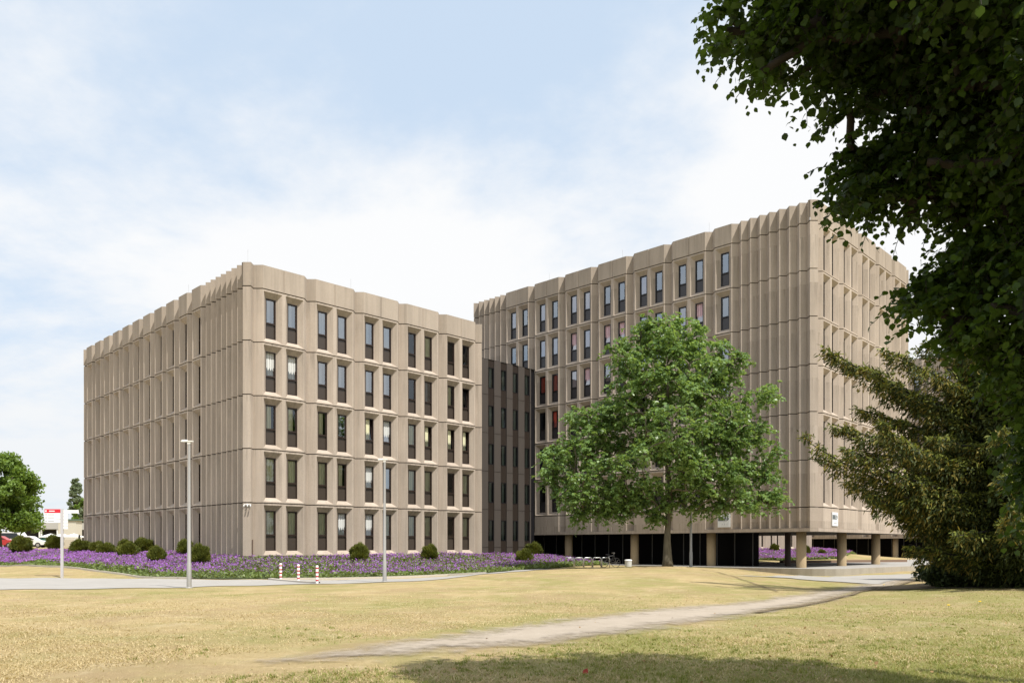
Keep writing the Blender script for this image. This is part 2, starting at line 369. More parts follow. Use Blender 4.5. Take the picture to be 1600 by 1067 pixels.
def edge_mat(name, build, soft=.0, wob=.0, wscale=2.):
    """material whose rim (distance attribute) is cut cleanly or fades raggedly into the grass below"""
    m, n, l, b = newmat(name); out = n['Material Output']; build(n, l, b)
    a = n.new("ShaderNodeAttribute"); a.attribute_name = 'edge'
    v = a.outputs['Fac']
    if wob:
        w_ = noise(n, l, wscale, 8, .75); mm = n.new("ShaderNodeMath"); mm.operation = 'MULTIPLY_ADD'; l.new(w_, mm.inputs[0]); mm.inputs[1].default_value = -2*wob; mm.inputs[2].default_value = wob
        ad = n.new("ShaderNodeMath"); ad.operation = 'ADD'; l.new(v, ad.inputs[0]); l.new(mm.outputs[0], ad.inputs[1]); v = ad.outputs[0]
    if name == "worn_earth":
        tcx = n.new("ShaderNodeTexCoord"); sx = n.new("ShaderNodeSeparateXYZ"); l.new(tcx.outputs['Object'], sx.inputs[0]); fade = ramp(n, l, sx.outputs[0], -4.5, .5, -1.15, 0)
        ad2 = n.new("ShaderNodeMath"); ad2.operation = 'ADD'; l.new(v, ad2.inputs[0]); l.new(fade, ad2.inputs[1]); v = ad2.outputs[0]
    f = ramp(n, l, v, 0, max(soft, .002))
    tr = n.new("ShaderNodeBsdfTransparent"); mx_ = n.new("ShaderNodeMixShader"); l.new(f, mx_.inputs[0]); l.new(tr.outputs[0], mx_.inputs[1]); l.new(b.outputs[0], mx_.inputs[2])
    l.new(mx_.outputs[0], out.inputs[0]); return m
def _paving(n, l, b):
    s = noise(n, l, 40, 4, .8); t = noise(n, l, .8, 5, .6)
    col = mixc(n, l, ramp(n, l, t, .3, .7), (.31, .298, .28), (.37, .355, .335)); col = mixc(n, l, ramp(n, l, s, .4, .7, 0, .5), col, (.33, .31, .29))
    l.new(col, b.inputs['Base Color']); b.inputs['Roughness'].default_value = .9; bump(n, l, b, s, .3, .01)
def _dirt(n, l, b):
    s = noise(n, l, 30, 6, .85); t = noise(n, l, 1.1, 6, .7); u = noise(n, l, 130, 3, .8)
    col = mixc(n, l, ramp(n, l, t, .3, .7), (.37, .315, .25), (.47, .405, .335)); col = mixc(n, l, ramp(n, l, s, .42, .7, 0, .6), col, (.28, .22, .16))
    col = mixc(n, l, ramp(n, l, u, .55, .75, 0, .6), col, (.62, .55, .45))
    l.new(col, b.inputs['Base Color']); b.inputs['Roughness'].default_value = 1; bump(n, l, b, s, .8, .03)
def _soil(n, l, b):
    s = noise(n, l, 9, 6, .8); col = mixc(n, l, ramp(n, l, s, .3, .7), (.035, .05, .015), (.07, .085, .03))
    l.new(col, b.inputs['Base Color']); b.inputs['Roughness'].default_value = 1
PAVE = edge_mat("pavement", _paving, .02); DIRT = edge_mat("worn_earth", _dirt, 1.0, 1.3, 2.0); SOIL = edge_mat("bed_soil", _soil, .02)

# ------------------------------------------------------------------ the precast concrete buildings
FH = 3.233                      # storey height
TH = math.radians(-45.06); THR = math.radians(-45.06-1.48)
def frame(O, th):               # plan frame of a block: a = along its right-hand face, b = along its left-hand face (both away from camera)
    b = Vector((math.sin(th), math.cos(th), 0)); a = Vector((math.cos(th), -math.sin(th), 0)); return Vector(O), a, b
def profile(mods, start=0.):
    """mods -> list of plan points (s, n) and list of flats (s0, s1, kind)"""
    pts = []; flats = []; s = start
    for m in mods:
        if m[0] == 'pt': pts.append((m[1], m[2])); s = m[1]
        elif m[0] == 'bay':
            g = .4; W = m[1]
            pts += [(s, -g), (s+g, 0), (s+W-g, 0)]; flats.append((s+g, s+W-g, m[2])); s += W; pts.append((s, -g))
        elif m[0] == 'pleat':
            p, k = m[1], m[2]
            for q in range(k):
                pts += [(s+p/2, 0), (s+p, -p/2)]; s += p
    out = []
    for p in pts:
        if not out or (abs(out[-1][0]-p[0]) > 1e-4 or abs(out[-1][1]-p[1]) > 1e-4): out.append(p)
    return out, flats
WIN_W = .68; WIN_Z0 = .34; WIN_Z1 = 2.79; DEP = .30
def window_slots(f):
    a, b, k = f; mid = (a+b)/2
    if k == 2: return [(a+.06, mid-.12), (mid+.12, b-.06)]
    return [(a+.06, b-.06)]
def wall_face(mm, O, th, pts, flats, z0, nfl, gapmi=1, win=True, seed=0):
    """concrete face with nfl storeys from z0 upward.  O: left end on outer plane; direction th; returns the slots"""
    t = Vector((math.cos(th), math.sin(th), 0)); nrm = Vector((math.sin(th), -math.cos(th), 0))
    def P(s, n, z): return O + t*s + nrm*n + Vector((0, 0, z))
    rr = random.Random(seed); slots = []; fl = [(round(f[0], 3), f) for f in flats]
    for k in range(nfl):
        a = z0+k*FH+.03; c = z0+(k+1)*FH-.03
        for i in range(len(pts)-1):
            (s0, n0), (s1, n1) = pts[i], pts[i+1]
            f = next((q[1] for q in fl if abs(q[0]-s0) < .01 and n0 == 0 and n1 == 0), None)
            # lips and recessed joint
            mm.quad(P(s0, n0, a), P(s1, n1, a), P(s1, n1-.1, a), P(s0, n0-.1, a))
            mm.quad(P(s0, n0, c), P(s0, n0-.1, c), P(s1, n1-.1, c), P(s1, n1, c))
            mm.quad(P(s0, n0-.085, c), P(s1, n1-.085, c), P(s1, n1-.085, c+.06), P(s0, n0-.085, c+.06), gapmi)
            if f is None or not win:
                mm.quad(P(s0, n0, a), P(s1, n1, a), P(s1, n1, c), P(s0, n0, c)); continue
            sl = window_slots(f); b0 = a+.07; b1 = c-.10
            mm.quad(P(s0, 0, a), P(s1, 0, a), P(s1, 0, b0), P(s0, 0, b0)); mm.quad(P(s0, 0, b1), P(s1, 0, b1), P(s1, 0, c), P(s0, 0, c))
            ed = [s0]+[v for q in sl for v in q]+[s1]
            for q in range(0, len(ed), 2): mm.quad(P(ed[q], 0, b0), P(ed[q+1], 0, b0), P(ed[q+1], 0, b1), P(ed[q], 0, b1))
            for q0, q1 in sl:
                cx = (q0+q1)/2; u0, u1 = cx-WIN_W/2, cx+WIN_W/2; w0, w1 = z0+k*FH+WIN_Z0, z0+k*FH+WIN_Z1
                A = [P(q0, 0, b0), P(q1, 0, b0), P(q1, 0, b1), P(q0, 0, b1)]; B = [P(u0, -DEP, w0), P(u1, -DEP, w0), P(u1, -DEP, w1), P(u0, -DEP, w1)]
                for e in range(4): mm.quad(A[e], A[(e+1) % 4], B[(e+1) % 4], B[e])
                slots.append((cx, k, P(cx, -DEP, w0)))
    return slots
def parapet(mm, O, th, pts, flats, z0, h, prow=.02, top=True):
    t = Vector((math.cos(th), math.sin(th), 0)); nrm = Vector((math.sin(th), -math.cos(th), 0))
    def P(s, n, z): return O + t*s + nrm*n + Vector((0, 0, z))
    pp = []
    for i, (s, n) in enumerate(pts):
        pp.append((s, n+prow))
        f = next((q for q in flats if abs(q[0]-s) < .01 and n == 0), None)
        if f and f[2] == 2:
            m_ = (f[0]+f[1])/2; pp += [(m_-.05, prow), (m_, prow-.045), (m_+.05, prow)]
    a = z0+.03; c = z0+h
    for i in range(len(pp)-1):
        (s0, n0), (s1, n1) = pp[i], pp[i+1]
        mm.quad(P(s0, n0, a), P(s1, n1, a), P(s1, n1, c), P(s0, n0, c)); mm.quad(P(s0, n0, a), P(s0, n0-.12, a), P(s1, n1-.12, a), P(s1, n1, a))
        if top:
            mm.quad(P(s0, n0, c), P(s1, n1, c), P(s1, n1-.16, c), P(s0, n0-.16, c)); mm.quad(P(s0, n0-.16, c), P(s1, n1-.16, c), P(s1, n1-.16, a+.3), P(s0, n0-.16, a+.3))

# window prototypes (x along the wall, y into the building, z up; origin at foot of the pane on the splay's inner edge)
WH = WIN_Z1-WIN_Z0; SP = .94
def win_meshes(frm, pan, gls):
    w2 = WIN_W/2; f = M()
    for x in (-w2+.025, w2-.025): f.box((x, .08, WH/2), (.05, .16, WH))
    for z in (.025, SP, WH-.025): f.box((0, .081, z), (WIN_W-.1, .155, .05))
    fr = f.mesh("window", [frm])
    p = M(); p.box((0, .105, SP/2), (WIN_W-.1, .03, SP-.07)); pn = p.mesh("lower_panel", [pan])
    g = M(); g.quad((-w2+.05, 0, 0), (w2-.05, 0, 0), (w2-.05, 0, WH-SP-.075), (-w2+.05, 0, WH-SP-.075)); gl = g.mesh("pane", [gls])
    s = M()
    x0, x1, H = -w2+.05, w2-.05, WH-SP-.075
    for x in (x0+.025, x1-.025): s.box((x, 0, H/2), (.05, .04, H))
    for z in (.02, H-.02): s.box((0, 0, z), (x1-x0-.1, .038, .04))
    sa = s.mesh("sash", [frm])
    return fr, pn, gl, sa
WM_L = win_meshes(FRM, PANL, GLASS); WM_B = win_meshes(FRM, PANL, GLASSB); WM_R = win_meshes(FRMB, PANLB, GLASSB); WM_RC = win_meshes(FRMB, PANLB, GLASS)
def curtain_mesh(mat, cover, name="curtain"):
    m = M(); w2 = WIN_W/2+.05; n = 14; z0 = SP-.05; z1 = WH
    x0, x1 = -w2, -w2+2*w2*cover
    for i in range(n):
        a = x0+(x1-x0)*i/n; c = x0+(x1-x0)*(i+1)/n; ya = .15+.022*math.sin(i*2.1)+.006*(i % 3); yc = .15+.022*math.sin((i+1)*2.1)+.006*((i+1) % 3)
        m.quad((a, ya, z0), (c, yc, z0), (c, yc, z1), (a, ya, z1))
    return m.mesh(name, [mat])
CM = {('c', 1): curtain_mesh(CUR, 1), ('c', .6): curtain_mesh(CUR, .62), ('w', 1): curtain_mesh(CURW, 1), ('w', .6): curtain_mesh(CURW, .55),
      ('p', 1): curtain_mesh(CURP, 1), ('r', 1): curtain_mesh(CURR, 1), ('r', .6): curtain_mesh(CURR, .6)}
def lk(name, me, parent, loc=(0, 0, 0)):
    o = bpy.data.objects.new(name, me); COL.objects.link(o); o.parent = parent; o.location = loc; return o
def put_window(bld, pos, th, wm, curtain=None, tilt=False, label=None):
    o = lk("window", wm[0], bld, pos - bld.location); o.rotation_euler = (0, 0, th-bld.rotation_euler.z)
    lk("lower_panel", wm[1], o)
    g = lk("pane", wm[2], o, (0, .085, SP+.03)); s = lk("sash", wm[3], o, (0, .08, SP+.03))
    if tilt:
        for q in (g, s): q.rotation_euler = (-math.radians(9), 0, 0)
    if curtain: lk("curtain", CM[curtain], o)
    if label: o['label'] = label
    return o
def core_box(pts, z0, z1, name, mat, parent):
    m = M(); n = len(pts)
    for i in range(n):
        a, b = pts[i], pts[(i+1) % n]; m.quad((*a, z0), (*b, z0), (*b, z1), (*a, z1))
    m.poly([(*p, z1) for p in pts]); m.poly([(*p, z0) for p in pts][::-1])
    return m.obj(name, [mat], parent)
INNER = flat("room_darkness", (.035, .032, .028), 1)

def block_left(O, zb, name, label, cat, wins='all', group=None):
    """five storey block; O = groove line at its near corner, zb = base height (world)"""
    O, a, b = frame((O[0], O[1], 0), TH); th_a = math.atan2(a.y, a.x); th_b = math.atan2(-b.y, -b.x)
    bld = empty(name, (O.x, O.y, zb)); tag(bld, label, cat, group)
    OA = O - b*.4                                           # outer plane of right-hand face
    modA = [('pt', -.67, -.4), ('pt', -.335, -.065), ('pt', 0, -.4)]
    pa, fa = profile(modA+[('bay', 3.6, 2)]*5+[('pt', 18.35, -.05)])
    vE = 29.8; s1 = 2.171
    OB = O - a*.67 + b*vE                                    # left end of left-hand face
    pb, fb = profile([('pt', 0, 0), ('pt', .4, -.4)]+[('bay', s1, 1)]*11+[('pleat', .736, 7), ('pt', 29.8, 0)], 0)
    def local(mm): mm.v = [(x-O.x, y-O.y, z-zb) for x, y, z in mm.v]; return mm
    wa = M(); sa = wall_face(wa, OA, th_a, pa, fa, zb, 5); local(wa).obj("wall", [CON, CONJ], bld)
    wb = M(); sb = wall_face(wb, OB, th_b, pb, fb, zb, 5); local(wb).obj("wall", [CON, CONJ], bld)
    pr = M(); parapet(pr, OA, th_a, pa, fa, zb+5*FH, 1.42); parapet(pr, OB, th_b, pb, fb, zb+5*FH, 1.42); local(pr).obj("parapet", [CONP], bld)
    # plain faces away from the camera, plinth, roof
    e = O + a*18.33 - b*.05; f_ = e + b*29.5; g = O - a*.3 + b*29.9
    bk = M()
    for p, q in ((e, f_), (f_, g)): bk.quad((p.x, p.y, zb-.02), (q.x, q.y, zb-.02), (q.x, q.y, zb+5*FH+1.38), (p.x, p.y, zb+5*FH+1.38))
    c0 = O+a*.2+b*.2
    bk.quad(*[(p.x, p.y, zb+5*FH+.3) for p in (c0, e+b*.2, f_, g)], 1); local(bk).obj("roof", [CON, ROOFM], bld)
    pl = M()
    q0, q1, q2, q3 = O-a*.5-b*.15, O+a*18.2-b*.15, O+a*18.2+b*29.6, O-a*.5+b*29.6
    for p, q in ((q0, q1), (q1, q2), (q2, q3), (q3, q0)): pl.quad((p.x, p.y, zb-1.6), (q.x, q.y, zb-1.6), (q.x, q.y, zb+.02), (p.x, p.y, zb+.02))
    local(pl).obj("plinth", [CONB], bld)
    ins = 1.35
    core_box([((O+a*(ins)+b*(ins)).x-O.x, (O+a*ins+b*ins).y-O.y), ((O+a*18.2+b*ins).x-O.x, (O+a*18.2+b*ins).y-O.y),
              ((O+a*18.2+b*29.5).x-O.x, (O+a*18.2+b*29.5).y-O.y), ((O+a*ins+b*29.5).x-O.x, (O+a*ins+b*29.5).y-O.y)], 0, 5*FH, "interior", INNER, bld)
    fs = M()                                                 # floor slabs behind the windows
    for k in range(1, 6):
        z = k*FH
        A_ = [O+a*.2+b*.1, O+a*18.1+b*.1, O+a*18.1+b*1.4, O+a*1.4+b*1.4, O+a*1.4+b*29.4, O+a*.2+b*29.4]
        for dz in (-.25, .12): fs.poly([(p.x-O.x, p.y-O.y, z+dz) for p in A_])
    fs.obj("floor_slab", [INNER], bld)
    return bld, sa, sb, th_a, th_b

LB, sa, sb, tha, thb = block_left((-15.994, 47.668), .982, "office_block", "five storey beige concrete block with its near corner standing in purple flowers", "building")
# look of the fifty windows of the right-hand face: rows from the ground up, ten across.  (glass, curtain, tilted)
rowsA = ["c c c C W c c c . c".split(), "c c c g W w c c . c".split(), "g g g b B t c B B B".split(), "C C b b b b . b g T".split(), "b b w w b w . c . .".split()]
def styleA(ch):
    return {'c': (WM_L, ('c', 1), 0), 'C': (WM_L, ('w', 1), 1), 'W': (WM_L, ('w', 1), 1), 'w': (WM_B, ('w', 1), 0), 'g': (WM_L, ('c', .6), 0), 'b': (WM_B, ('w', .6), 0),
            'B': (WM_L, ('c', .6), 1), 't': (WM_B, ('w', 1), 1), 'T': (WM_L, None, 1), '.': (WM_L, None, 0)}[ch]
cols = sorted(set(round(s[0], 2) for s in sa))
for cx, k, p in sa:
    wm, cu, ti = styleA(rowsA[k][cols.index(round(cx, 2))]); put_window(LB, p, tha, wm, cu, ti)
for i, (cx, k, p) in enumerate(sb):
    if cx > 2.2*7: put_window(LB, p, thb, WM_L, ('c', 1) if random.random() < .5 else None)
    elif cx > 2.2*3 or True: put_window(LB, p, thb, WM_L, None)
# security cameras, downpipe and lightning rods on the corner
O_, a_, b_ = frame((-15.994, 47.668, 0), TH)
cp = O_ - a_*.50 - b_*.26
g = M(); g.tube([cp+Vector((.0, .05, .982+FH-.12)), cp+Vector((0, -.10, .982+FH-.12))], .04); g.box(cp+Vector((0, .0, .982+FH-.12)), (.34, .05, .05))
for dx in (-.19, 0.03, .2):
    g.tube([cp+Vector((dx, -.1, .982+FH-.2)), cp+Vector((dx+.05, -.22, .982+FH-.24))], .038, 10); g.tube([cp+Vector((dx, -.02, .982+FH-.12)), cp+Vector((dx, -.1, .982+FH-.2))], .02)
g.v = [(x-O_.x, y-O_.y, z-.982) for x, y, z in g.v]; WHT = flat("painted_white_metal", (.75, .75, .74), .4)
g.obj("security_camera", [WHT], LB)
dp = M(); q = O_ - a_*.17 - b_*.24; dp.tube([q+Vector((0, 0, .9)), q+Vector((0, 0, 2.0))], .03); dp.v = [(x-O_.x, y-O_.y, z-.982) for x, y, z in dp.v]; dp.obj("vent_pipe", [flat("pipe_brown", (.12, .08, .06), .6)], LB)
def rods(bld, O, pts, z):
    for p in pts:
        r = M(); r.tube([(0, 0, 0), (0, 0, 1.0)], .009, 5); o = r.obj("lightning_rod", [flat("zinc", (.5, .5, .5), .4, .6)], bld); o.location = (p[0]-O.x, p[1]-O.y, z)
rods(LB, O_, [(O_-a_*.3+b_*.1), (O_+a_*7+b_*.2), (O_+b_*9-a_*.2)], 5*FH+1.3)

# ---- right-hand block: six storeys on columns
def block_right(O, name, label, cat, group=None, near=True):
    O, a, b = frame((O[0], O[1], 0), THR); th_a = math.atan2(a.y, a.x); th_b = math.atan2(-b.y, -b.x)
    zb = 4.267; bld = empty(name, (O.x, O.y, .1)); tag(bld, label, cat, group)
    OD = O - b*.4
    modD = [('pt', -.8, -.4), ('pt', -.4, 0), ('pt', 0, -.4)]
    pd, fd = profile(modD+[('bay', 3.6, 2)]*5+[('pt', 18.35, -.05)])
    vE = 33.19
    OC = O - a*.8 + b*vE
    modC = [('pt', 0, 0)]
    s = 0; ptsC = [('pt', 0, 0)]
    for k in range(5): ptsC += [('pt', s+.3625, -.3625), ('pt', s+.725, 0)]; s += .725
    ptsC += [('pt', s+.36, -.4)]; s = 33.19-29.206
    pc, fc = profile(ptsC+[('pt', s, -.4)]+[('bay', 3.6, 2)]*6+[('bay', 2.17, 1), ('pleat', .725, 7), ('pt', 33.19, 0)], 0)
    def local(mm): mm.v = [(x-O.x, y-O.y, z-.1) for x, y, z in mm.v]; return mm
    wc = M(); sc_ = wall_face(wc, OC, th_b, pc, fc, zb, 6); local(wc).obj("wall", [CON, CONJ], bld)
    wd = M(); sd = wall_face(wd, OD, th_a, pd, fd, zb, 6); local(wd).obj("wall", [CON, CONJ], bld)
    pr = M(); parapet(pr, OD, th_a, pd, fd, zb+6*FH, 1.42); parapet(pr, OC, th_b, pc, fc, zb+6*FH, 1.42); local(pr).obj("parapet", [CONP], bld)
    fa = M()
    for (OO, th, pp, ff) in ((OD, th_a, pd, fd), (OC, th_b, pc, fc)): parapet(fa, OO, th, pp, ff, zb-1.45, 1.45-.03, prow=0., top=False)
    local(fa).obj("fascia", [CON], bld)
    # slab edge and soffit
    c = [O-a*.8+b*.0, O-a*.42-b*.42, O+a*18.3-b*.42, O+a*18.3+b*32.9, O-a*.8+b*32.9]
    sl = M(); z0, z1 = 2.60, zb-1.43
    for i in range(5):
        p, q = c[i], c[(i+1) % 5]; sl.quad((p.x, p.y, z0), (q.x, q.y, z0), (q.x, q.y, z1), (p.x, p.y, z1))
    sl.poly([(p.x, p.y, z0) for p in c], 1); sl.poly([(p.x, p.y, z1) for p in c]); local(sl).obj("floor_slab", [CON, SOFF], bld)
    e = O + a*18.33 - b*.05; f_ = e + b*33.1; g = O - a*.45 + b*33.25
    bk = M()
    for p, q in ((e, f_), (f_, g)): bk.quad((p.x, p.y, 2.62), (q.x, q.y, 2.62), (q.x, q.y, zb+6*FH+1.38), (p.x, p.y, zb+6*FH+1.38))
    bk.quad(*[(p.x, p.y, zb+6*FH+.3) for p in (O+a*.2+b*.2, e+b*.2, f_, g)], 1); local(bk).obj("roof", [CON, ROOFM], bld)
    ins = 1.35
    core_box([((O+a*u+b*v).x-O.x, (O+a*u+b*v).y-O.y) for u, v in ((ins, ins), (18.2, ins), (18.2, 33), (ins, 33))], zb-.1, zb+6*FH-.1, "interior", INNER, bld)
    fs = M()
    for k in range(0, 7):
        z = zb+k*FH-.1
        A_ = [O+a*.2+b*.1, O+a*18.1+b*.1, O+a*18.1+b*1.4, O+a*1.4+b*1.4, O+a*1.4+b*32.9, O+a*.2+b*32.9]
        for dz in ((-.25, .12) if k else (.12,)): fs.poly([(p.x-O.x, p.y-O.y, z+dz) for p in A_])
    fs.obj("floor_slab", [INNER], bld)
    # recessed ground storey
    gs = M(); R = [O+a*u+b*v for u, v in ((2.1, 5.15), (5, 6.75), (5, 33), (2.1, 33))]
    for i in range(4):
        p, q = R[i], R[(i+1) % 4]; gs.quad((p.x, p.y, -.1), (q.x, q.y, -.1), (q.x, q.y, 2.6), (p.x, p.y, 2.6))
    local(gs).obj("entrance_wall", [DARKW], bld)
    # mullions, doors of the glazed entrance
    for v in np.arange(5.6, 32, 1.5):
        p = O+a*2.06+b*v; m_ = M(); m_.box((0, 0, 1.25), (.06, .08, 2.5), th_b); o = m_.obj("mullion", [flat("mullion_grey", (.10, .10, .10), .5)], bld); o.location = (p.x-O.x, p.y-O.y, 0)
    # columns
    def col(u, v):
        p = O+a*u+b*v; m_ = M(); m_.lathe((0, 0, -.02), [(.34, 0), (.34, 2.52)], 28); o = m_.obj("column", [COLM], bld, True); o.location = (p.x-O.x, p.y-O.y, 0)
    for v in (1.0, 8.0, 15.0, 22.0, 29.0): col(.1, v)
    for u in (7.3, 14.5): col(u, 1.0)
    p = O+a*3.3+b*3.44; m_ = M(); m_.lathe((0, 0, -.02), [(.22, 0), (.22, 2.52)], 16); o = m_.obj("column", [flat('column_shade_brown', (.05, .032, .025), .8)], bld, True); o.location = (p.x-O.x, p.y-O.y, 0)  # rear column, its shade side put into the dark colour
    return bld, sc_, sd, th_a, th_b
RO = (20.336, 54.13)
RB, scw, sdw, thd, thc = block_right(RO, "office_tower", "tallest beige concrete block, six storeys raised on round columns, behind the single leafy tree", "building")
colsC = sorted(set(round(s[0], 2) for s in scw))
rowsC = {0: "k k k k k k k k k k k k b".split(), 1: "k k k k k r k k k k k k b".split(), 2: "q r r r k k k k k k k k b".split(), 3: "b r r p T b p T p b p b b".split(), 4: "b b p p T p T T p b p T b".split(), 5: "p b p b p p b b p b b b b".split()}
rowsC[3] = "b q r T p T b T p b b b b".split(); rowsC[2] = "q q k k r k k k k k k k b".split()
rowsC[2] = "k q k q p T k k k k k k b".split(); rowsC[3][1:4] = ['b', 'r', 'r']; rowsC[3][0] = 'b'
stC = {'b': (WM_R, None, 0), 'p': (WM_R, ('p', 1), 0), 'T': (WM_R, ('p', 1), 1), 'r': (WM_RC, ('r', 1), 0), 'q': (WM_RC, ('r', .6), 1), 'k': (WM_RC, None, 0)}
for cx, k, p in scw:
    wm, cu, ti = stC[rowsC[k][colsC.index(round(cx, 2))]]; put_window(RB, p, thc, wm, cu, ti, "window with a red curtain" if wm is WM_RC and cu else None)
rest = []
for cx, k, p in sorted(sdw, key=lambda s: s[0]):
    if cx < 3.6*2: put_window(RB, p, thd, WM_R, None)
    else: rest.append(p)
def window_batch(bld, lst, th, name="window"):
    mm = M()
    for p in lst:
        T = Matrix.Translation(p-bld.location) @ Matrix.Rotation(th, 4, 'Z'); w2 = WIN_W/2
        for x in (-w2+.025, w2-.025): mm.box((x, .08, WH/2), (.05, .16, WH), mat=T)
        for z in (.025, SP, WH-.025): mm.box((0, .081, z), (WIN_W-.1, .155, .05), mat=T)
        mm.box((0, .105, SP/2), (WIN_W-.1, .03, SP-.07), mi=1, mat=T)
        mm.quad(*[T @ Vector(q) for q in ((-w2+.05, .11, SP+.03), (w2-.05, .11, SP+.03), (w2-.05, .11, WH-.05), (-w2+.05, .11, WH-.05))], 2)
    return mm.obj(name, [FRMB, PANLB, GLASSB], bld)
tag(window_batch(RB, rest, thd), kind='stuff')
OR, aR, bR = frame((*RO, 0), THR)
rods(RB, OR, [(OR-aR*.4+bR*.1), (OR+bR*8-aR*.2), (OR+bR*16-aR*.2), (OR+bR*24-aR*.2), (OR+aR*7+bR*.1), (OR+aR*14+bR*.1)], 4.267+6*FH+1.2)

# ---- the same pair again across the courtyard, seen below and behind the tower
SH = Vector((39, 37, 0))
L2, sa2, sb2, _, _ = block_left((-15.994+SH.x, 47.668+SH.y), .982+.2, "courtyard_block", "low concrete block glimpsed under the raised tower, behind the far flower slope", "building")
for cx, k, p in sa2:
    if k < 2: put_window(L2, p, tha, WM_L, None)
R2, sc2, sd2, _, _ = block_right((RO[0]+SH.x, RO[1]+SH.y), "rear_block", "concrete block on columns farthest right, glimpsed through the drooping yew", "building")
pick = sorted(sc2, key=lambda s: (s[1], s[0]))
for i, (cx, k, p) in enumerate(pick):
    if k < 6: put_window(R2, p, thc, WM_R, None)

# ---- dark connecting building between the two blocks
def connector():
    O, a, b = frame((-15.994, 47.668, 0), TH); v = 4.0; zt = 17.4
    def u_at(px):                       # where the sight line through photo column px crosses the plane v
        k = (px-PX)/F; # (O + a u + b v).x = k * .y
        return (k*(O.y+b.y*v)-(O.x+b.x*v))/(a.x-k*a.y)
    bld = empty("connecting_wing", (O.x, O.y, .6)); tag(bld, "narrow dark brown wing with striped cladding joining the two concrete blocks", "building")
    u0, u1 = 18.3, u_at(833.5)
    wm = M(); DK = flat("cladding_dark", (.028, .021, .017), .35); LT = flat("cladding_taupe", (.072, .062, .056), .4); GAP = flat("recess_black", (.008, .008, .01), .4)
    def P(u, n, z): q = O+a*u+b*(v-n); return (q.x-O.x, q.y-O.y, z-.6)
    wcols = [(u_at(x0), u_at(x1)) for x0, x1 in ((762.0, 771.5), (781.8, 791), (800.3, 809.2), (818.8, 827.2))]
    zs = [.3+i*FH for i in range(0, 6)]
    fl0 = 17.15-16.0 
    edges = [u0]+[e for c in wcols for e in c]+[u_at(829)]
    for i in range(0, len(edges)-1):
        mi = 0 if i % 2 == 0 else 1; n = .06 if mi == 0 else 0
        if mi == 0:
            for k in range(6):
                z0 = .4+k*2.83 if False else None
            zz_ = [.3, 1.5, 4.7, 7.93, 11.17, 14.4, zt]
            for k in range(6):
                wm.quad(P(edges[i], n, zz_[k]+.02), P(edges[i+1], n, zz_[k]+.02), P(edges[i+1], n, zz_[k+1]-.02), P(edges[i], n, zz_[k+1]-.02), 0)
            wm.quad(P(edges[i], n-.05, .3), P(edges[i+1], n-.05, .3), P(edges[i+1], n-.05, zt), P(edges[i], n-.05, zt), 3)
            wm.quad(P(edges[i], 0, .3), P(edges[i], n, .3), P(edges[i], n, zt), P(edges[i], 0, zt), 0); wm.quad(P(edges[i+1], n, .3), P(edges[i+1], 0, .3), P(edges[i+1], 0, zt), P(edges[i+1], n, zt), 0)
        else:
            for k in range(5):          # spandrels between the windows
                zw0 = 2.05+k*FH; zw1 = zw0+1.78
                zlo = .3 if k == 0 else 2.05+(k-1)*FH+1.78
                wm.quad(P(edges[i], n, zlo), P(edges[i+1], n, zlo), P(edges[i+1], n, zw0), P(edges[i], n, zw0), 1)
            wm.quad(P(edges[i], n, zw1), P(edges[i+1], n, zw1), P(edges[i+1], n, zt), P(edges[i], n, zt), 1)
    wm.quad(P(u_at(829), -.1, .3), P(u_at(836), -.1, .3), P(u_at(836), -.1, zt), P(u_at(829), -.1, zt), 2)
    wm.quad(P(u0, .06, zt), P(u_at(836), .06, zt), P(u_at(836), -14, zt), P(u0, -14, zt), 1)
    wm.obj("wall", [LT, DK, GAP, FRM], bld)
    bk = M(); bk.quad(P(u0, -1.2, .3), P(u_at(836), -1.2, .3), P(u_at(836), -1.2, zt), P(u0, -1.2, zt)); bk.obj("interior", [INNER], bld)
    for (e0, e1) in wcols:
        for k in range(5):
            z0 = 2.05+k*FH; q = O+a*((e0+e1)/2)+b*v; wd = e1-e0; H = 1.78
            m_ = M()
            for x in (-wd/2+.03, wd/2-.03): m_.box((x, .05, H/2), (.06, .12, H))
            for z in (.03, H-.03): m_.box((0, .05, z), (wd-.12, .118, .06))
            f_ = m_.obj("window", [FRMB], bld); f_.location = (q.x-O.x, q.y-O.y, z0-.6); f_.rotation_euler = (0, 0, math.atan2(a.y, a.x))
            m_ = M(); m_.quad((-wd/2+.06, .07, .06), (wd/2-.06, .07, .06), (wd/2-.06, .07, H-.06), (-wd/2+.06, .07, H-.06)); m_.obj("pane", [GLASSC], f_)
            m_ = M(); x0 = -.02+random.uniform(-.03, .03); n = 6
            for i in range(n):
                m_.quad((x0+i*.045, .16+.02*(i % 2), .06), (x0+(i+1)*.045, .16+.02*((i+1) % 2), .06), (x0+(i+1)*.045, .16+.02*((i+1) % 2), H), (x0+i*.045, .16+.02*(i % 2), H))
            m_.obj("curtain", [CURW], f_)
    return bld
connector()

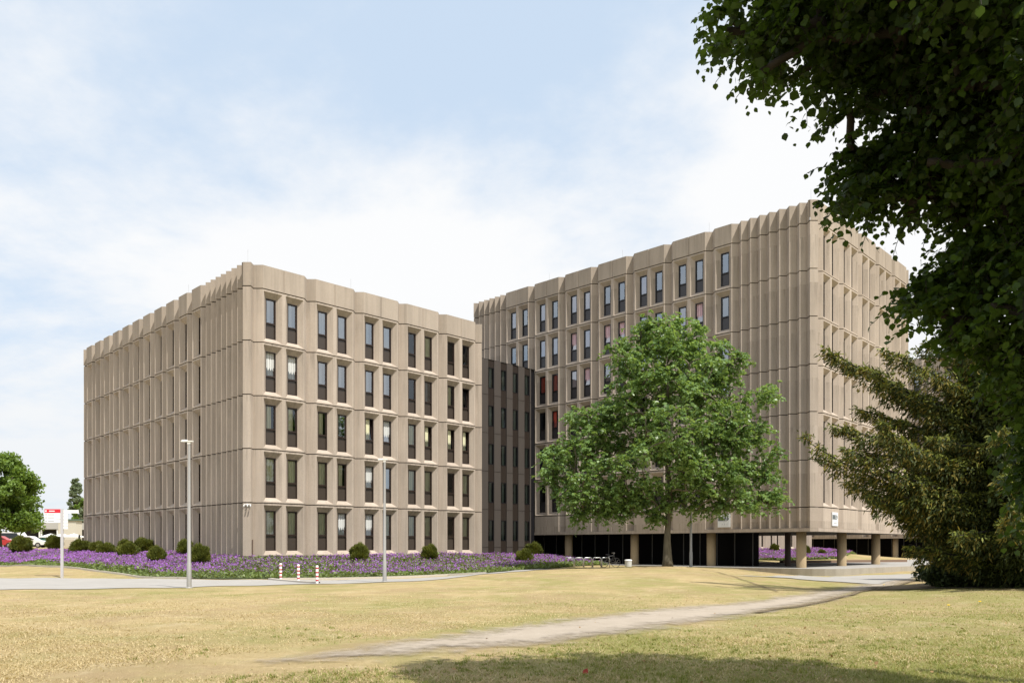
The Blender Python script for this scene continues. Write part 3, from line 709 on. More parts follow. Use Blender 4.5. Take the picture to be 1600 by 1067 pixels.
# ------------------------------------------------------------------ terrace / courtyard paving, road, path, bed
def terrace():
    P = [(3, 70), (6.5, 66.2)]
    E1 = OR-aR*1.9+bR*17; P.append((E1.x, E1.y)); E2 = OR-aR*1.9+bR*1.5; P.append((E2.x, E2.y))
    c0 = OR-aR*1.9-bR*1.9
    for t in np.linspace(0, 1, 7)[1:-1]:
        p = OR-aR*(1.9*(1-t)**.5 if False else 1.9-2.6*t*t)-bR*(-1.5+3.6*(1-(1-t)**2)); P.append((p.x, p.y))
    E3 = OR+aR*1.2-bR*2.1; P.append((E3.x, E3.y)); E4 = OR+aR*13-bR*3.4; P.append((E4.x, E4.y)); E5 = OR+aR*34-bR*8; P.append((E5.x, E5.y))
    P += [(84, 110), (95, 135), (50, 138), (45, 112), (44, 104), (24.8, 74.6), (20, 74), (4, 84)]
    o = M(); n = len(P)
    o.poly([(x, y, .1) for x, y in P], 1)
    for i in range(n):
        p, q = P[i], P[(i+1) % n]; o.quad((p[0], p[1], -.9), (q[0], q[1], -.9), (q[0], q[1], .1), (p[0], p[1], .1), 0)
    m, n_, l, b = newmat("courtyard_paving"); _paving(n_, l, b)
    t = o.obj("terrace", [CONB, m]); tag(t, kind='structure'); return P
TP = terrace()
# low brown edging steps crossing the courtyard
def lowwall(p, q, name, label, h=.22, wdt=.5, mat=None):
    p = Vector(p); q = Vector(q); d = q-p; m_ = M(); m_.box((0, 0, h/2), (d.length, wdt, h)); o = m_.obj(name, [mat or flat("brick_edging", (.20, .13, .09), .9)])
    o.location = ((p+q)/2)[:]; o.rotation_euler = (0, 0, math.atan2(d.y, d.x)); tag(o, label, "edging"); return o
lowwall((23.5, 70.5, .1), (37, 75.5, .1), "courtyard_step", "long low brown step crossing the courtyard paving beyond the columns")
lowwall((41, 79, .1), (45, 81, .1), "courtyard_bench", "short dark bench slab standing far right on the courtyard", .35, .6, flat("bench_dark", (.06, .05, .045), .8))

def G(*pp, **k): return [ground_at(x, y, **k) for x, y in pp]
road_far = G((-200, 901), (0, 903.2), (100, 903.4), (200, 904), (300, 905.6), (440, 906.2), (600, 904.2), (700, 900.5))
road_near = G((-200, 926), (0, 921.5), (150, 920), (295, 917.5), (440, 913.5), (560, 911), (620, 909), (700, 904.5))
rp = [(-60, 30), (-60, 50)] + [(p.x, p.y) for p in road_far] + [(0, 45.5), (6, 51), (14, 56.5), (12, 58.5), (4, 54), (-2, 48.5)][:0] + [(2, 48.5), (9, 55), (13, 52.5), (6, 47.8), (1, 44)] + [(p.x, p.y) for p in road_near][::-1]
drape("road", rp, PAVE, .02, .35)
pathL = [(60, 1066), (250, 1062), (430, 1056), (600, 1043), (760, 1023), (900, 1005), (1000, 992), (1100, 975), (1200, 960), (1270, 947), (1330, 932), (1400, 916), (1450, 904)]
pathU = [(1460, 897), (1400, 901), (1350, 909), (1300, 920), (1240, 929), (1180, 936), (1100, 944), (1000, 953), (900, 964), (780, 978), (680, 988), (560, 1000), (420, 1014), (250, 1034), (60, 1052)]
drape("path", [(p.x, p.y) for p in G(*pathL)]+[(24, 50), (30, 58), (28, 57)]+[(p.x, p.y) for p in G(*pathU)], DIRT, .025, .2)
side = G((1130, 899), (1230, 903.5), (1300, 909), (1380, 913), (1450, 897), (1400, 897.5), (1300, 900.5), (1240, 899.5))
drape("side_path", [(p.x, p.y) for p in side], edge_mat("side_paving", _paving, .3, .3, 2.), .035, .25)

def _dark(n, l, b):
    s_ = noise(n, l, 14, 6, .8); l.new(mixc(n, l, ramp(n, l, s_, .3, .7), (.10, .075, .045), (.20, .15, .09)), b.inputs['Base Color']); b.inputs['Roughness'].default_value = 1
def strip(pts, wd):
    L_, R_ = [], []
    for i, p in enumerate(pts):
        d = (pts[min(i+1, len(pts)-1)]-pts[max(i-1, 0)]); d.z = 0; d.normalize(); nn = Vector((-d.y, d.x, 0))*wd/2; L_.append((p+nn)[:2]); R_.append((p-nn)[:2])
    return L_+R_[::-1]
EARTH_SHADE = edge_mat("earth_and_bank_shade", _dark, .12, .12, 5.)
drape("bank_soil_shade", strip(G((1180, 958), (1235, 950), (1285, 940), (1330, 930), (1375, 920), (1420, 910), (1450, 904)), .30), EARTH_SHADE, .035, .1)  # strip colour joins dark soil with the shadow painted along the bank
drape("worn_track", strip(G((1095, 889.5), (1120, 894), (1150, 902), (1185, 914), (1215, 925)), .20), EARTH_SHADE, .03, .1)
drape("yew_litter_shade", [(14.5, 28.2), (13.2, 30.5), (14.5, 33.5), (19, 35), (27, 34), (29, 27.5), (24, 25.6), (18, 26.2)], edge_mat("yew_litter_shade", _dark, .9, 1.6, 1.5), .03, .25)  # dark patch paints the yew's shade on the ground together with its litter

# planting bed
A_end = O_+a_*18.6; bed_front = G((-260, 884), (0, 884.5), (60, 885), (100, 886.5), (150, 893), (200, 899.5), (240, 903.5), (300, 904.5), (440, 905.3), (600, 903.3), (700, 899), (760, 896))
BED = [(p.x, p.y) for p in bed_front]+[(1.8, 49), (4.2, 56), (7.2, 63), (5.5, 68.5), (1.5, 71.5)]
def OP(u, v): q = O_+a_*u+b_*v; return (q.x, q.y)
BED += [OP(25, 4), OP(18.5, 4), OP(18.5, -.1), OP(-.2, -.2), OP(-.6, 30), OP(-2, 34), (-70, 84), (-85, 70)]
BED2 = [(22, 78.3), (26.5, 77.5), (34.5, 84), (43.5, 101.5), (40, 101), (24, 85.5), (18, 84)]
drape("flower_bed", BED, SOIL, .03, .5); drape("far_flower_bed", BED2, SOIL, .03, .5)
KERB = flat("kerb_stone", (.50, .46, .40), .9)
def kerb(name, pts, wd=.12, h=.1, label=None):
    m_ = M(); pts = [Vector((p[0], p[1], 0)) for p in pts]; fine = []
    for i in range(len(pts)-1):
        n = max(1, int((pts[i+1]-pts[i]).length/.7))
        for k in range(n): fine.append(pts[i].lerp(pts[i+1], k/n))
    fine.append(pts[-1]); L_ = []; R_ = []
    for i, p in enumerate(fine):
        d = fine[min(i+1, len(fine)-1)]-fine[max(i-1, 0)]; d.normalize(); nn = Vector((-d.y, d.x, 0))*wd/2; z = float(gz(p.x, p.y))
        L_.append((p+nn, z)); R_.append((p-nn, z))
    for i in range(len(fine)-1):
        a, az = L_[i]; b, bz = L_[i+1]; c, cz = R_[i+1]; d, dz = R_[i]
        m_.quad((a.x, a.y, az+h), (b.x, b.y, bz+h), (c.x, c.y, cz+h), (d.x, d.y, dz+h)); m_.quad((d.x, d.y, dz-.2), (c.x, c.y, cz-.2), (c.x, c.y, cz+h), (d.x, d.y, dz+h)); m_.quad((b.x, b.y, bz-.2), (a.x, a.y, az-.2), (a.x, a.y, az+h), (b.x, b.y, bz+h))
    o = m_.obj(name, [KERB]); tag(o, kind='structure'); return o
kerb("kerb", [(p.x, p.y) for p in bed_front[:8]])
kerb("kerb", [(p.x, p.y) for p in bed_front[8:]])
kerb("kerb", [(p.x, p.y) for p in G((422, 905.5), (440, 907.5), (470, 910), (497, 911.3))], .22, .09)

# ------------------------------------------------------------------ vegetation helpers
def rot_frames(n, up_bias=.0, rng=RNG, droop=0):
    """random orthonormal leaf frames: direction d (midrib) and side s"""
    nrm = rng.normal(size=(n, 3)); nrm[:, 2] += up_bias; nrm /= np.linalg.norm(nrm, axis=1)[:, None]
    d = rng.normal(size=(n, 3)); d[:, 2] -= droop; d -= (d*nrm).sum(1)[:, None]*nrm; d /= np.linalg.norm(d, axis=1)[:, None]+1e-9
    return d, np.cross(nrm, d), nrm
OVATE = np.array([(-.5, 0), (-.28, .30), (.05, .36), (.5, 0), (.05, -.36), (-.28, -.30)])
DIAM = np.array([(-.5, 0), (-.05, .5), (.5, 0), (-.05, -.5)])
def leaf_verts(C, size, shape, d, s, nrm, aspect=1., fold=.0):
    n = len(C); k = len(shape); size = np.broadcast_to(size, (n,))
    V = C[:, None, :] + d[:, None, :]*(shape[None, :, 0:1]*size[:, None, None]) + s[:, None, :]*(shape[None, :, 1:2]*size[:, None, None]*aspect)
    if fold: V = V + nrm[:, None, :]*(np.abs(shape[None, :, 1:2])*size[:, None, None]*fold)
    return V.reshape(-1, 3)
def poly_world(poly, Y): return [((x-PX)/F*Y, EYE+(HZ-y)/F*Y) for x, y in poly]
def sample_clumps(poly_px, Y, n, r, dmax, rng, mind=.55, thick=1.3, edge=.5, tiers=0):
    """clump centres filling the volume whose outline at distance Y is poly_px"""
    P = poly_world(poly_px, Y); A = np.array(P); lo = A.min(0); hi = A.max(0); out = []; tries = 0
    while len(out) < n and tries < 60000:
        tries += 1
        x, z = rng.uniform(lo, hi); rr = r*rng.uniform(.65, 1.25)
        if not inpoly(P, x, z): continue
        e = float(segdist(P, np.array(x), np.array(z)))
        rr = min(rr, max(e*1.25, r*.42))
        if e < rr*edge: continue
        D = min(dmax, e*thick); y = Y + rng.uniform(-1, 1)*D
        if tiers and math.sin(x*1.1+1.3*math.sin(y*.9))*.5+math.sin(z*2.3+.9*math.sin(x*.8+y*.5)) < tiers-1.3 and e > .7: continue
        # keep the volume's own outline when it is seen from elsewhere: stay on the cone of sight of the outline
        k = y/Y; p = np.array([x*k, y, EYE+(z-EYE)*k])
        if any(np.linalg.norm(p-q[0]) < mind*(rr+q[1]) for q in out): continue
        out.append((p, rr))
    return out
def grow(name, base, trunk_pts, trunk_r, clumps, bark, parent, twig=.012, sides=6, lift=.25, rng=RNG):
    """trunk and limbs: every clump hangs on a curved branch that leaves the nearest existing wood"""
    nodes = [np.array(p, float) for p in trunk_pts]; par = [-1]+list(range(len(nodes)-1)); tn = len(nodes)
    t0 = nodes[0]; chains = []
    order = sorted(range(len(clumps)), key=lambda i: np.linalg.norm((clumps[i][0]-nodes[tn//2])*np.array([1, 1, .8])))
    for i in order:
        c = clumps[i][0]; A = np.array(nodes); v = c-A; d = np.linalg.norm(v, axis=1)
        cost = d + np.maximum(0, A[:, 2]-c[2])*1.2 + np.where(np.arange(len(A)) < tn*.38, 50, 0)
        j = int(np.argmin(cost)); a = A[j]; m_ = 4; ch = [j]; prev = j
        for q in range(1, m_+1):
            t = q/m_; p = a*(1-t)+c*t; p = p+np.array([0, 0, 1])*math.sin(math.pi*t)*lift*d[j]*.35 + rng.normal(size=3)*.035*d[j]*(t < 1)
            nodes.append(p); par.append(prev); prev = len(nodes)-1; ch.append(prev)
        chains.append(ch)
    r2 = np.zeros(len(nodes)); has = np.zeros(len(nodes), bool)
    for i in range(len(nodes)-1, 0, -1):
        if not has[i]: r2[i] = max(r2[i], twig**2)
        r2[i] = max(r2[i], twig**2); r2[par[i]] += r2[i]*.9 if has[i] or True else 0; has[par[i]] = True
    R = np.sqrt(r2); f = trunk_r/R[1]; R = np.maximum(twig, R*min(1, f*1.0) if f < 1 else R*f**.6)
    m_ = M(); tr = [Vector(p) for p in trunk_pts]; k = len(tr)
    rr = [max(trunk_r*(1-.72*(q/(k-1))), R[q] if q > k//2 else 0, .02) for q in range(k)]; rr[0] = trunk_r*1.45; rr[1] = trunk_r*1.12
    m_.tube(tr, rr, 14); b = m_
    for ch in chains:
        rad = [min(R[q], trunk_r*.62) for q in ch]; rad[0] = min(rad[0], rad[1]*1.25); b.tube([nodes[q] for q in ch], rad, sides, cap=False)
    b.obj("trunk", [bark], parent, True)
def crown_leaves(clumps, per, size, shape, aspect, rng, up=.8, flat_=.7, droop=.3, shell=.55, fold=.12, jitter=.35):
    Cs = []; 
    for c, r in clumps:
        n = max(8, int(per*(r**2.2) if per > 0 else -per)); u = rng.normal(size=(n, 3)); u /= np.linalg.norm(u, axis=1)[:, None]
        rad = r*rng.uniform(0, 1, n)**shell*(1+jitter*rng.normal(size=n)*.3); p = c+u*rad[:, None]*np.array([1, 1, flat_]); Cs.append(p)
    C = np.concatenate(Cs); d, s, nr = rot_frames(len(C), up, rng, droop); sz = size*rng.uniform(.65, 1.25, len(C))
    return leaf_verts(C, sz, shape, d, s, nr, aspect, fold)

def shoots(clumps, ntwig, tlen, nleaf, size, shape, aspect, rng, bias=(0, 0, 0), droop=.5, fold=.25, spread=.5):
    Cs, Ds, Ns, Sz = [], [], [], []; tw = []
    for c, r in clumps:
        for q in range(max(1, int(ntwig*rng.uniform(.6, 1.4)))):
            d = rng.normal(size=3)*np.array([1, 1, .55])+np.array(bias); d /= np.linalg.norm(d)+1e-9; L_ = tlen*rng.uniform(.6, 1.35); s0 = c+rng.normal(size=3)*r*spread
            t = np.linspace(.12, 1, nleaf)+rng.normal(size=nleaf)*.03; P = s0+d*(t*L_)[:, None]; P[:, 2] -= droop*L_*t**2
            tg = d+np.array([0, 0, -2*droop])*t[:, None]; tg /= np.linalg.norm(tg, axis=1)[:, None]
            side = np.cross(tg, [0, 0, 1.]); side /= np.linalg.norm(side, axis=1)[:, None]+1e-9; sg = np.where(np.arange(nleaf) % 2, 1, -1)[:, None]
            ld = tg*.5+side*sg*.8+np.array([0, 0, -.45])+rng.normal(size=(nleaf, 3))*.35; ld /= np.linalg.norm(ld, axis=1)[:, None]
            nr = np.array([0, 0, 1.])+rng.normal(size=(nleaf, 3))*.55; nr -= (nr*ld).sum(1)[:, None]*ld; nr /= np.linalg.norm(nr, axis=1)[:, None]
            sz = size*rng.uniform(.6, 1.2, nleaf)*(1.15-.45*t); Cs.append(P+ld*sz[:, None]*.55); Ds.append(ld); Ns.append(nr); Sz.append(sz); tw.append([P[0], P[nleaf//2], P[-1]])
    C = np.concatenate(Cs); D = np.concatenate(Ds); Nn = np.concatenate(Ns); return leaf_verts(C, np.concatenate(Sz), shape, D, np.cross(Nn, D), Nn, aspect, fold), tw

# ------------------------------------------------------------------ the single tree in front of the tower
def center_tree():
    rng = np.random.default_rng(11); g = ground_at(1043, 884.8, Y0=30); Y = 45.0; base = Vector(((1043-PX)/F*Y, Y, float(gz((1043-PX)/F*Y, Y))-.05))
    t = empty("broadleaf_tree", base); tag(t, "single bright green leafy tree on the dry mound in front of the concrete tower", "tree")
    poly = [(1035,490),(1065,500),(1095,508),(1112,528),(1135,535),(1155,555),(1180,568),(1160,590),(1185,598),(1212,600),(1208,630),(1235,650),(1205,660),(1190,685),(1215,700),(1243,715),
            (1210,730),(1222,752),(1195,765),(1225,780),(1248,797),(1215,806),(1180,800),(1150,808),(1110,800),(1085,815),(1060,800),(1020,815),(985,806),(950,818),(925,808),(900,820),(870,812),(850,800),
            (872,785),(862,765),(845,742),(833,714),(862,705),(872,688),(900,680),(893,655),(900,632),(935,640),(928,612),(955,600),(948,575),(958,560),(952,520),(978,515),(1000,508),(1012,496)]
    big = sample_clumps(poly, Y, 250, .92, 6.0, rng, mind=.36, thick=1.2, edge=.45)
    cl = []
    for c, r in big:
        for q in range(7):
            u = rng.normal(size=3); u[2] = abs(u[2])*.9-.15; u /= np.linalg.norm(u); cl.append((c+u*r*np.array([.85, .85, .55]), .30))
    P = base
    tp = [P, P+Vector((0, 0, .45)), P+Vector((-.02, 0, 1.5)), P+Vector((.03, .05, 2.5)), P+Vector((.15, 0, 3.8)), P+Vector((.05, .1, 5.5)), P+Vector((-.1, 0, 7.5)), P+Vector((0, -.1, 9.8)), P+Vector((.05, 0, 12.2))]
    loc = np.array(base); cl_l = [(c-loc, r) for c, r in cl]; tp = [tuple(Vector(p)-base) for p in tp]
    grow("tree", base, tp, .235, [(c-loc, r) for c, r in big]+cl_l[::9], BARK, t, .012, rng=rng)
    V, tw = shoots(cl_l, 5, .44, 9, .215, OVATE, 1.0, rng, bias=(0, 0, .25), droop=.5, fold=.2, spread=.7)
    np_mesh("crown", V, 6, [leafmat("leaf_fresh_green", (.09, .165, .045), (.245, .365, .125), .38, (.06, .12, .035), .38, .45)], parent=t)
center_tree()

# ------------------------------------------------------------------ leafy shoots: leaves set along drooping twigs
# ------------------------------------------------------------------ overhanging lime at the upper right, near the camera
def lime():
    rng = np.random.default_rng(5); base = Vector((9.4, 5.6, float(gz(9.4, 5.6))-.05))
    t = empty("lime_tree", base); tag(t, "dark overhanging tree filling the upper right corner with large near leaves", "tree")
    poly = [(1135,0),(1130,40),(1145,58),(1140,80),(1165,74),(1172,98),(1192,82),(1220,74),(1235,92),(1258,100),(1272,130),(1300,142),(1322,162),(1345,140),(1372,160),(1372,200),(1350,218),(1330,232),(1306,252),(1330,262),
            (1352,270),(1322,290),(1300,310),(1330,318),(1352,308),(1392,300),(1425,318),(1462,345),(1435,378),(1420,400),(1425,425),(1398,430),(1375,462),(1390,478),(1420,480),(1425,505),
            (1420,530),(1450,560),(1480,590),(1500,640),(1505,700),(1512,760),(1522,810),(1545,850),(1700,860),(2000,700),(2350,100),(2350,-500),(1900,-900),(1300,-700),(1150,-400),(1115,-120)]
    Y = 7.0
    poly = [(x+(34 if y < 340 else 62 if y < 560 else 95) if y > -700 and x < 1600 else x, y) for x, y in poly]
    P = poly_world(poly, Y); A = np.array(P); clin = []; clout = []; tries = 0
    def inframe(p):
        px = PX+F*p[0]/p[1]; py = HZ-F*(p[2]-EYE)/p[1]; return px < 1640 and py > -40
    lo = A.min(0); hi = A.max(0)
    while tries < 60000:
        tries += 1; x, z = rng.uniform(lo, hi)
        if not inpoly(P, x, z): continue
        e = float(segdist(P, np.array(x), np.array(z))); D = min(2.2, .25+e*1.3); y = Y+rng.uniform(-1, 1)*D
        y = max(4.8, min(y, 8.2)); k = y/Y; p = np.array([x*k, y, EYE+(z-EYE)*k])
        if inframe(p):
            if len(clin) < 1250 and not any(np.linalg.norm(p-q[0]) < .13 for q in clin[-500:]): clin.append((p, .14))
        else:
            if p[1] > 6.6 or p[2] > 9.5: continue
            if PX+F*p[0]/p[1] < 1760 and HZ-F*(p[2]-EYE)/p[1] > -190:
                if rng.uniform() < .5: clin.append((p, .16))
                continue
            if len(clout) < 170 and e > .3 and rng.uniform() < .5: clout.append((p, .55))
        if len(clin) >= 1250 and len(clout) >= 170: break
    for px, py, n_, sx, sy in ((1330, 250, 9, 26, 14), (1345, 285, 12, 26, 16), (1345, 310, 6, 22, 8), (1325, 322, 3, 6, 6), (1128, 30, 10, 18, 24), (1150, 75, 5, 14, 12), (1168, 105, 3, 8, 8), (1425, 425, 3, 8, 6), (1400, 468, 3, 8, 8), (1388, 345, 2, 8, 8), (1225, 110, 5, 24, 8), (1300, 165, 6, 30, 10)):
        for _ in range(n_): clin.append((np.array(at(px+22+rng.normal()*sx, py+rng.normal()*sy, Y+rng.normal()*.35)), .08))
    loc = np.array(base); ci = [(c-loc, r) for c, r in clin]; co = [(c-loc, r) for c, r in clout]
    tp = [(0, 0, 0), (0, 0, .6), (-.05, 0, 1.8), (-.1, .05, 3), (-.25, .1, 4.4), (-.3, .1, 6), (-.2, 0, 8), (0, .1, 9.6)]
    sub = ci[::4]
    grow("tree", base, tp, .30, co[::3]+sub, BARKD, t, .004, lift=.12, rng=rng)
    Va, tw = shoots(ci, 5, .25, 8, .082, OVATE, 1.2, rng, bias=(-.45, 0, -.1), droop=.45)
    g = M()
    for q in tw[::3]: g.tube(q, .003, 3, cap=False)
    tk = [c for c in t.children if c.name.startswith("trunk")][0]; me = tk.data; n0 = len(me.vertices)
    V0 = [v.co[:] for v in me.vertices]+g.v; F0 = [tuple(p.vertices) for p in me.polygons]+[tuple(i+n0 for i in f) for f in g.f]
    m2 = bpy.data.meshes.new("trunk"); m2.from_pydata(V0, [], F0); m2.materials.append(BARKD); m2.polygons.foreach_set('use_smooth', [True]*len(F0)); m2.update(); tk.data = m2
    Vb = crown_leaves(co, -150, .17, OVATE, 1.1, rng, up=.9, flat_=.8, droop=.6, shell=.6, fold=.2)
    np_mesh("crown", np.concatenate([Va, Vb]), 6, [leafmat("leaf_lime", (.016, .036, .007), (.075, .135, .020), .42, (.012, .026, .006), .5, .3)], parent=t)
lime()

# ------------------------------------------------------------------ yew
def yew():
    rng = np.random.default_rng(21); Y = 28.; X0 = (1585-PX)/F*Y; base = Vector((X0, Y, float(gz(X0, Y))-.05)); loc = np.array(base)
    t = empty("yew_tree", base); tag(t, "dark yew with drooping olive and golden sprays reaching over the lawn's right edge", "tree")
    poly = [(1270,535),(1330,545),(1372,562),(1376,545),(1392,530),(1430,538),(1470,512),(1530,460),(1620,410),(1750,420),(1860,560),(1880,900),(1700,918),(1580,914),(1480,906),(1445,900),(1440,888),(1462,872),
            (1440,845),(1408,812),(1392,792),(1368,800),(1352,768),(1330,772),(1318,745),(1290,722),(1270,712),(1255,680),(1290,676),(1280,650),(1300,630),(1345,620),(1332,600),(1318,574),(1280,560)]
    tips = [(1292,546,.2,5.6,1),(1262,690,-.4,2.9,1),(1345,640,.8,4.6,1),(1300,662,.1,4.0,1),(1385,548,-.6,6.4,1),(1330,752,.6,2.2,1),(1325,700,-1.2,3.3,1),(1400,800,.2,1.4,.8),(1362,780,-.8,1.9,1),(1350,575,1.2,5.9,1),(1440,540,.5,6.8,1),(1480,520,-.5,7.4,1),(1345,705,1.0,3.4,1),(1375,660,-1.5,4.3,1),(1420,850,0,.9,1),(1390,610,.4,5.2,1)]
    boughs = []
    for px, py, dy, z0, w_ in tips:
        p = at(px, py, Y+dy); boughs.append((np.array([0, 0, z0]), np.array(p)-loc))
    PW = poly_world(poly, Y); k = 0
    while k < 170:
        z0 = rng.uniform(.3, 9.2); an = rng.uniform(0, 6.283); L_ = rng.uniform(.45, 1)*(5.6-.42*z0); tip = np.array([math.cos(an)*L_, math.sin(an)*L_, z0+L_*rng.uniform(-.10, .34)])
        w3 = tip+loc; q = (w3[0]*Y/w3[1], EYE+(w3[2]-EYE)*Y/w3[1]); n = 0
        while not inpoly(PW, q[0], q[1]) and n < 9: tip = tip*np.array([.88, .88, 1]); tip[2] = z0+(tip[2]-z0)*.88; w3 = tip+loc; q = (w3[0]*Y/w3[1], EYE+(w3[2]-EYE)*Y/w3[1]); n += 1
        if n < 9: boughs.append((np.array([0, 0, z0]), tip))
        k += 1
    g = M(); g.tube([(0, 0, -.1), (.05, 0, 1.5), (0, .1, 3.5), (0, 0, 6), (.1, 0, 9.3)], [.42, .34, .27, .18, .05], 12)
    Vs = []; mi = []
    for i, (a, b) in enumerate(boughs):
        L_ = np.linalg.norm(b-a); mid = (a+b)/2+np.array([0, 0, -.06*L_])+rng.normal(size=3)*.07*L_; ts = np.linspace(0, 1, 7); pts = [(1-q)**2*a+2*q*(1-q)*mid+q*q*b for q in ts]
        g.tube(pts, [.065*(1-q*.85)*min(1, L_/3)+.008 for q in ts], 6, cap=False)
        nst = int(L_/.17)
        for q in np.linspace(.10 if i >= len(tips) else .22, 1, max(3, nst)):
            c = (1-q)**2*a+2*q*(1-q)*mid+q*q*b; wid = .10+.55*(1-q)**.7*min(1, L_/3)
            vf = rng.uniform(.35, 1.5); n = int((60+70*(1-q))*(.6+.5*vf)); ax = (b-a)/L_; sd = np.cross(ax, [0, 0, 1]); sd /= np.linalg.norm(sd)+1e-9
            c = c+rng.normal(size=3)*.07; lat = rng.uniform(-1, 1, n); p = c+sd*(lat*wid)[:, None]+ax*rng.normal(size=(n, 1))*.12; hang = rng.uniform(0, 1, n)**1.6; p[:, 2] += .08*rng.normal()+.05-hang*(.16+.55*(1-q)+.15*vf)*vf-np.abs(lat)*wid*.25
            d = ax*.55+sd*(lat*.6)[:, None]+rng.normal(size=(n, 3))*.42; d[:, 2] -= .25+.9*hang; d /= np.linalg.norm(d, axis=1)[:, None]; s_ = np.cross(d, rng.normal(size=(n, 3))); s_ /= np.linalg.norm(s_, axis=1)[:, None]
            Ln = rng.uniform(.09, .24, n); w_ = rng.uniform(.022, .048, n); sh = np.array([(0, -.35), (.45, -.9), (1, 0), (.45, .9), (0, .35)])
            V = p[:, None, :]+d[:, None, :]*(sh[None, :, 0:1]*Ln[:, None, None])+s_[:, None, :]*(sh[None, :, 1:2]*w_[:, None, None])*.8
            Vs.append(V.reshape(-1, 3)); gold = (rng.uniform(size=n) < (.30 if c[0] < -1.6 and q > .4 else .02)) & (hang > .15); top = (hang < .25) & (rng.uniform(size=n) < (.55 if c[0] < -1 else .15)); mi.append(np.where(gold, 1, np.where(top, 2, 0)))
    g.obj("trunk", [BARKD], t, True)
    np_mesh("crown", np.concatenate(Vs), 5, [leafmat("yew_needles", (.026, .040, .011), (.080, .10, .024), .18, None, .6, .25), leafmat("yew_golden", (.16, .14, .032), (.27, .22, .055), .25, None, .6, .2), leafmat("yew_lit_tips", (.13, .16, .03), (.24, .26, .055), .25, None, .6, .2)], np.concatenate(mi), parent=t)  # third colour paints the sunlit tops of the sprays lighter
yew()

# dark shrubs below the yew, and tree masses behind it
def bushy(name, label, cat, base, R, H, n, size, mat, rng, group=None, trunk=True, tr=.2, bark=BARK, shape=None, per=-260, clear=.12):
    t = empty(name, base); tag(t, label, cat, group); cl = []
    for i in range(n):
        z = rng.uniform(clear, 1); prof = (shape or (lambda q: math.sqrt(max(.02, 1-(2*(q-.5))**2))))(z)
        an = rng.uniform(0, 6.283); rr = R*prof*rng.uniform(.2, 1)**.5; cl.append((np.array([rr*math.cos(an), rr*math.sin(an), z*H]), R*rng.uniform(.16, .30)))
    if trunk: grow(name, base, [(0, 0, -.1), (0, 0, .3), (0, 0, H*.2), (0, 0, H*.4), (0, 0, H*.6), (0, 0, H*.8)], tr, cl, bark, t, .02, rng=rng)
    V = crown_leaves(cl, per, size, DIAM, .7, rng, up=.6, flat_=.75, droop=.3)
    np_mesh("crown", V, 4, [mat], parent=t); return t
LG = leafmat("leaf_spring_green", (.10, .17, .030), (.20, .30, .055), .35, (.07, .125, .025), .45)
DG = leafmat("leaf_dark", (.022, .036, .012), (.05, .07, .02), .15, None, .6, .25)
rg = np.random.default_rng(3)
def gpt(px, Y, dz=0): X = (px-PX)/F*Y; return Vector((X, Y, float(gz(X, Y))+dz))
bushy("chestnut_tree", "round lime green tree at the far left edge beside the car park", "tree", gpt(-3, 82), 4.0, 9.4, 150, .34, LG, rg, tr=.35, shape=lambda q: math.sqrt(max(.03, 1-(2*(q-.52))**2))*1.0, clear=.24)
bushy("poplar_tree", "slim grey green poplar rising behind the low flat-roofed building", "tree", gpt(119.5, 200), 2.5, 17, 110, .45, leafmat("leaf_poplar", (.12, .16, .09), (.2, .25, .15), .25), rg, shape=lambda q: (1-q)**.6*.9+.15, tr=.3, per=-150)
bushy("small_tree", "small green tree right behind the poplar next to the block's left edge", "tree", gpt(131, 150), 1.9, 8.6, 40, .4, LG, rg, tr=.2, per=-140)
bushy("shrub", "dark ragged bush at the foot of the yew, nearest the lawn's dark edge", "shrub", gpt(1512, 29.5, -.1), 1.5, 1.5, 70, .14, DG, rg, trunk=False, clear=.02, per=-300)
bushy("shrub", "dark bush at the right frame edge under the yew", "shrub", gpt(1590, 28.5, -.1), 1.7, 2.2, 80, .15, DG, rg, trunk=False, clear=.02, per=-300)
bushy("hedge_tree", "dark evergreen standing behind the yew at the right frame edge", "tree", gpt(1600, 40, -.1), 3.8, 9, 130, .26, DG, rg, clear=.02, per=-260)

# ------------------------------------------------------------------ clipped evergreen balls in the bed
SHR = leafmat("shrub_olive", (.065, .09, .016), (.19, .20, .035), .25, (.04, .06, .013), .55, .3)
def make_ball(name="shrub"):
    rng = np.random.default_rng(31); n = 5200; u = rng.normal(size=(n, 3)); u /= np.linalg.norm(u, axis=1)[:, None]
    lump = 1+.13*np.sin(u[:, 0]*5+1)*np.sin(u[:, 1]*6+2)+.10*np.sin(u[:, 2]*7+u[:, 0]*4)
    rad = rng.uniform(.25, 1, n)**.33*lump; p = u*rad[:, None]*np.array([1, 1, 1.0]); p[:, 2] += 1
    d = u*.75+np.array([0, 0, .7])+rng.normal(size=(n, 3))*.35; d /= np.linalg.norm(d, axis=1)[:, None]; s = np.cross(d, rng.normal(size=(n, 3))); s /= np.linalg.norm(s, axis=1)[:, None]
    sh = np.array([(-.3, 0), (.2, -.5), (1, 0), (.2, .5)]); L_ = rng.uniform(.16, .34, n); V = p[:, None, :]+d[:, None, :]*(sh[None, :, 0:1]*L_[:, None, None])+s[:, None, :]*(sh[None, :, 1:2]*.10)
    o = np_mesh(name, V.reshape(-1, 3), 4, [SHR]); return o
ball0 = make_ball(); first = True
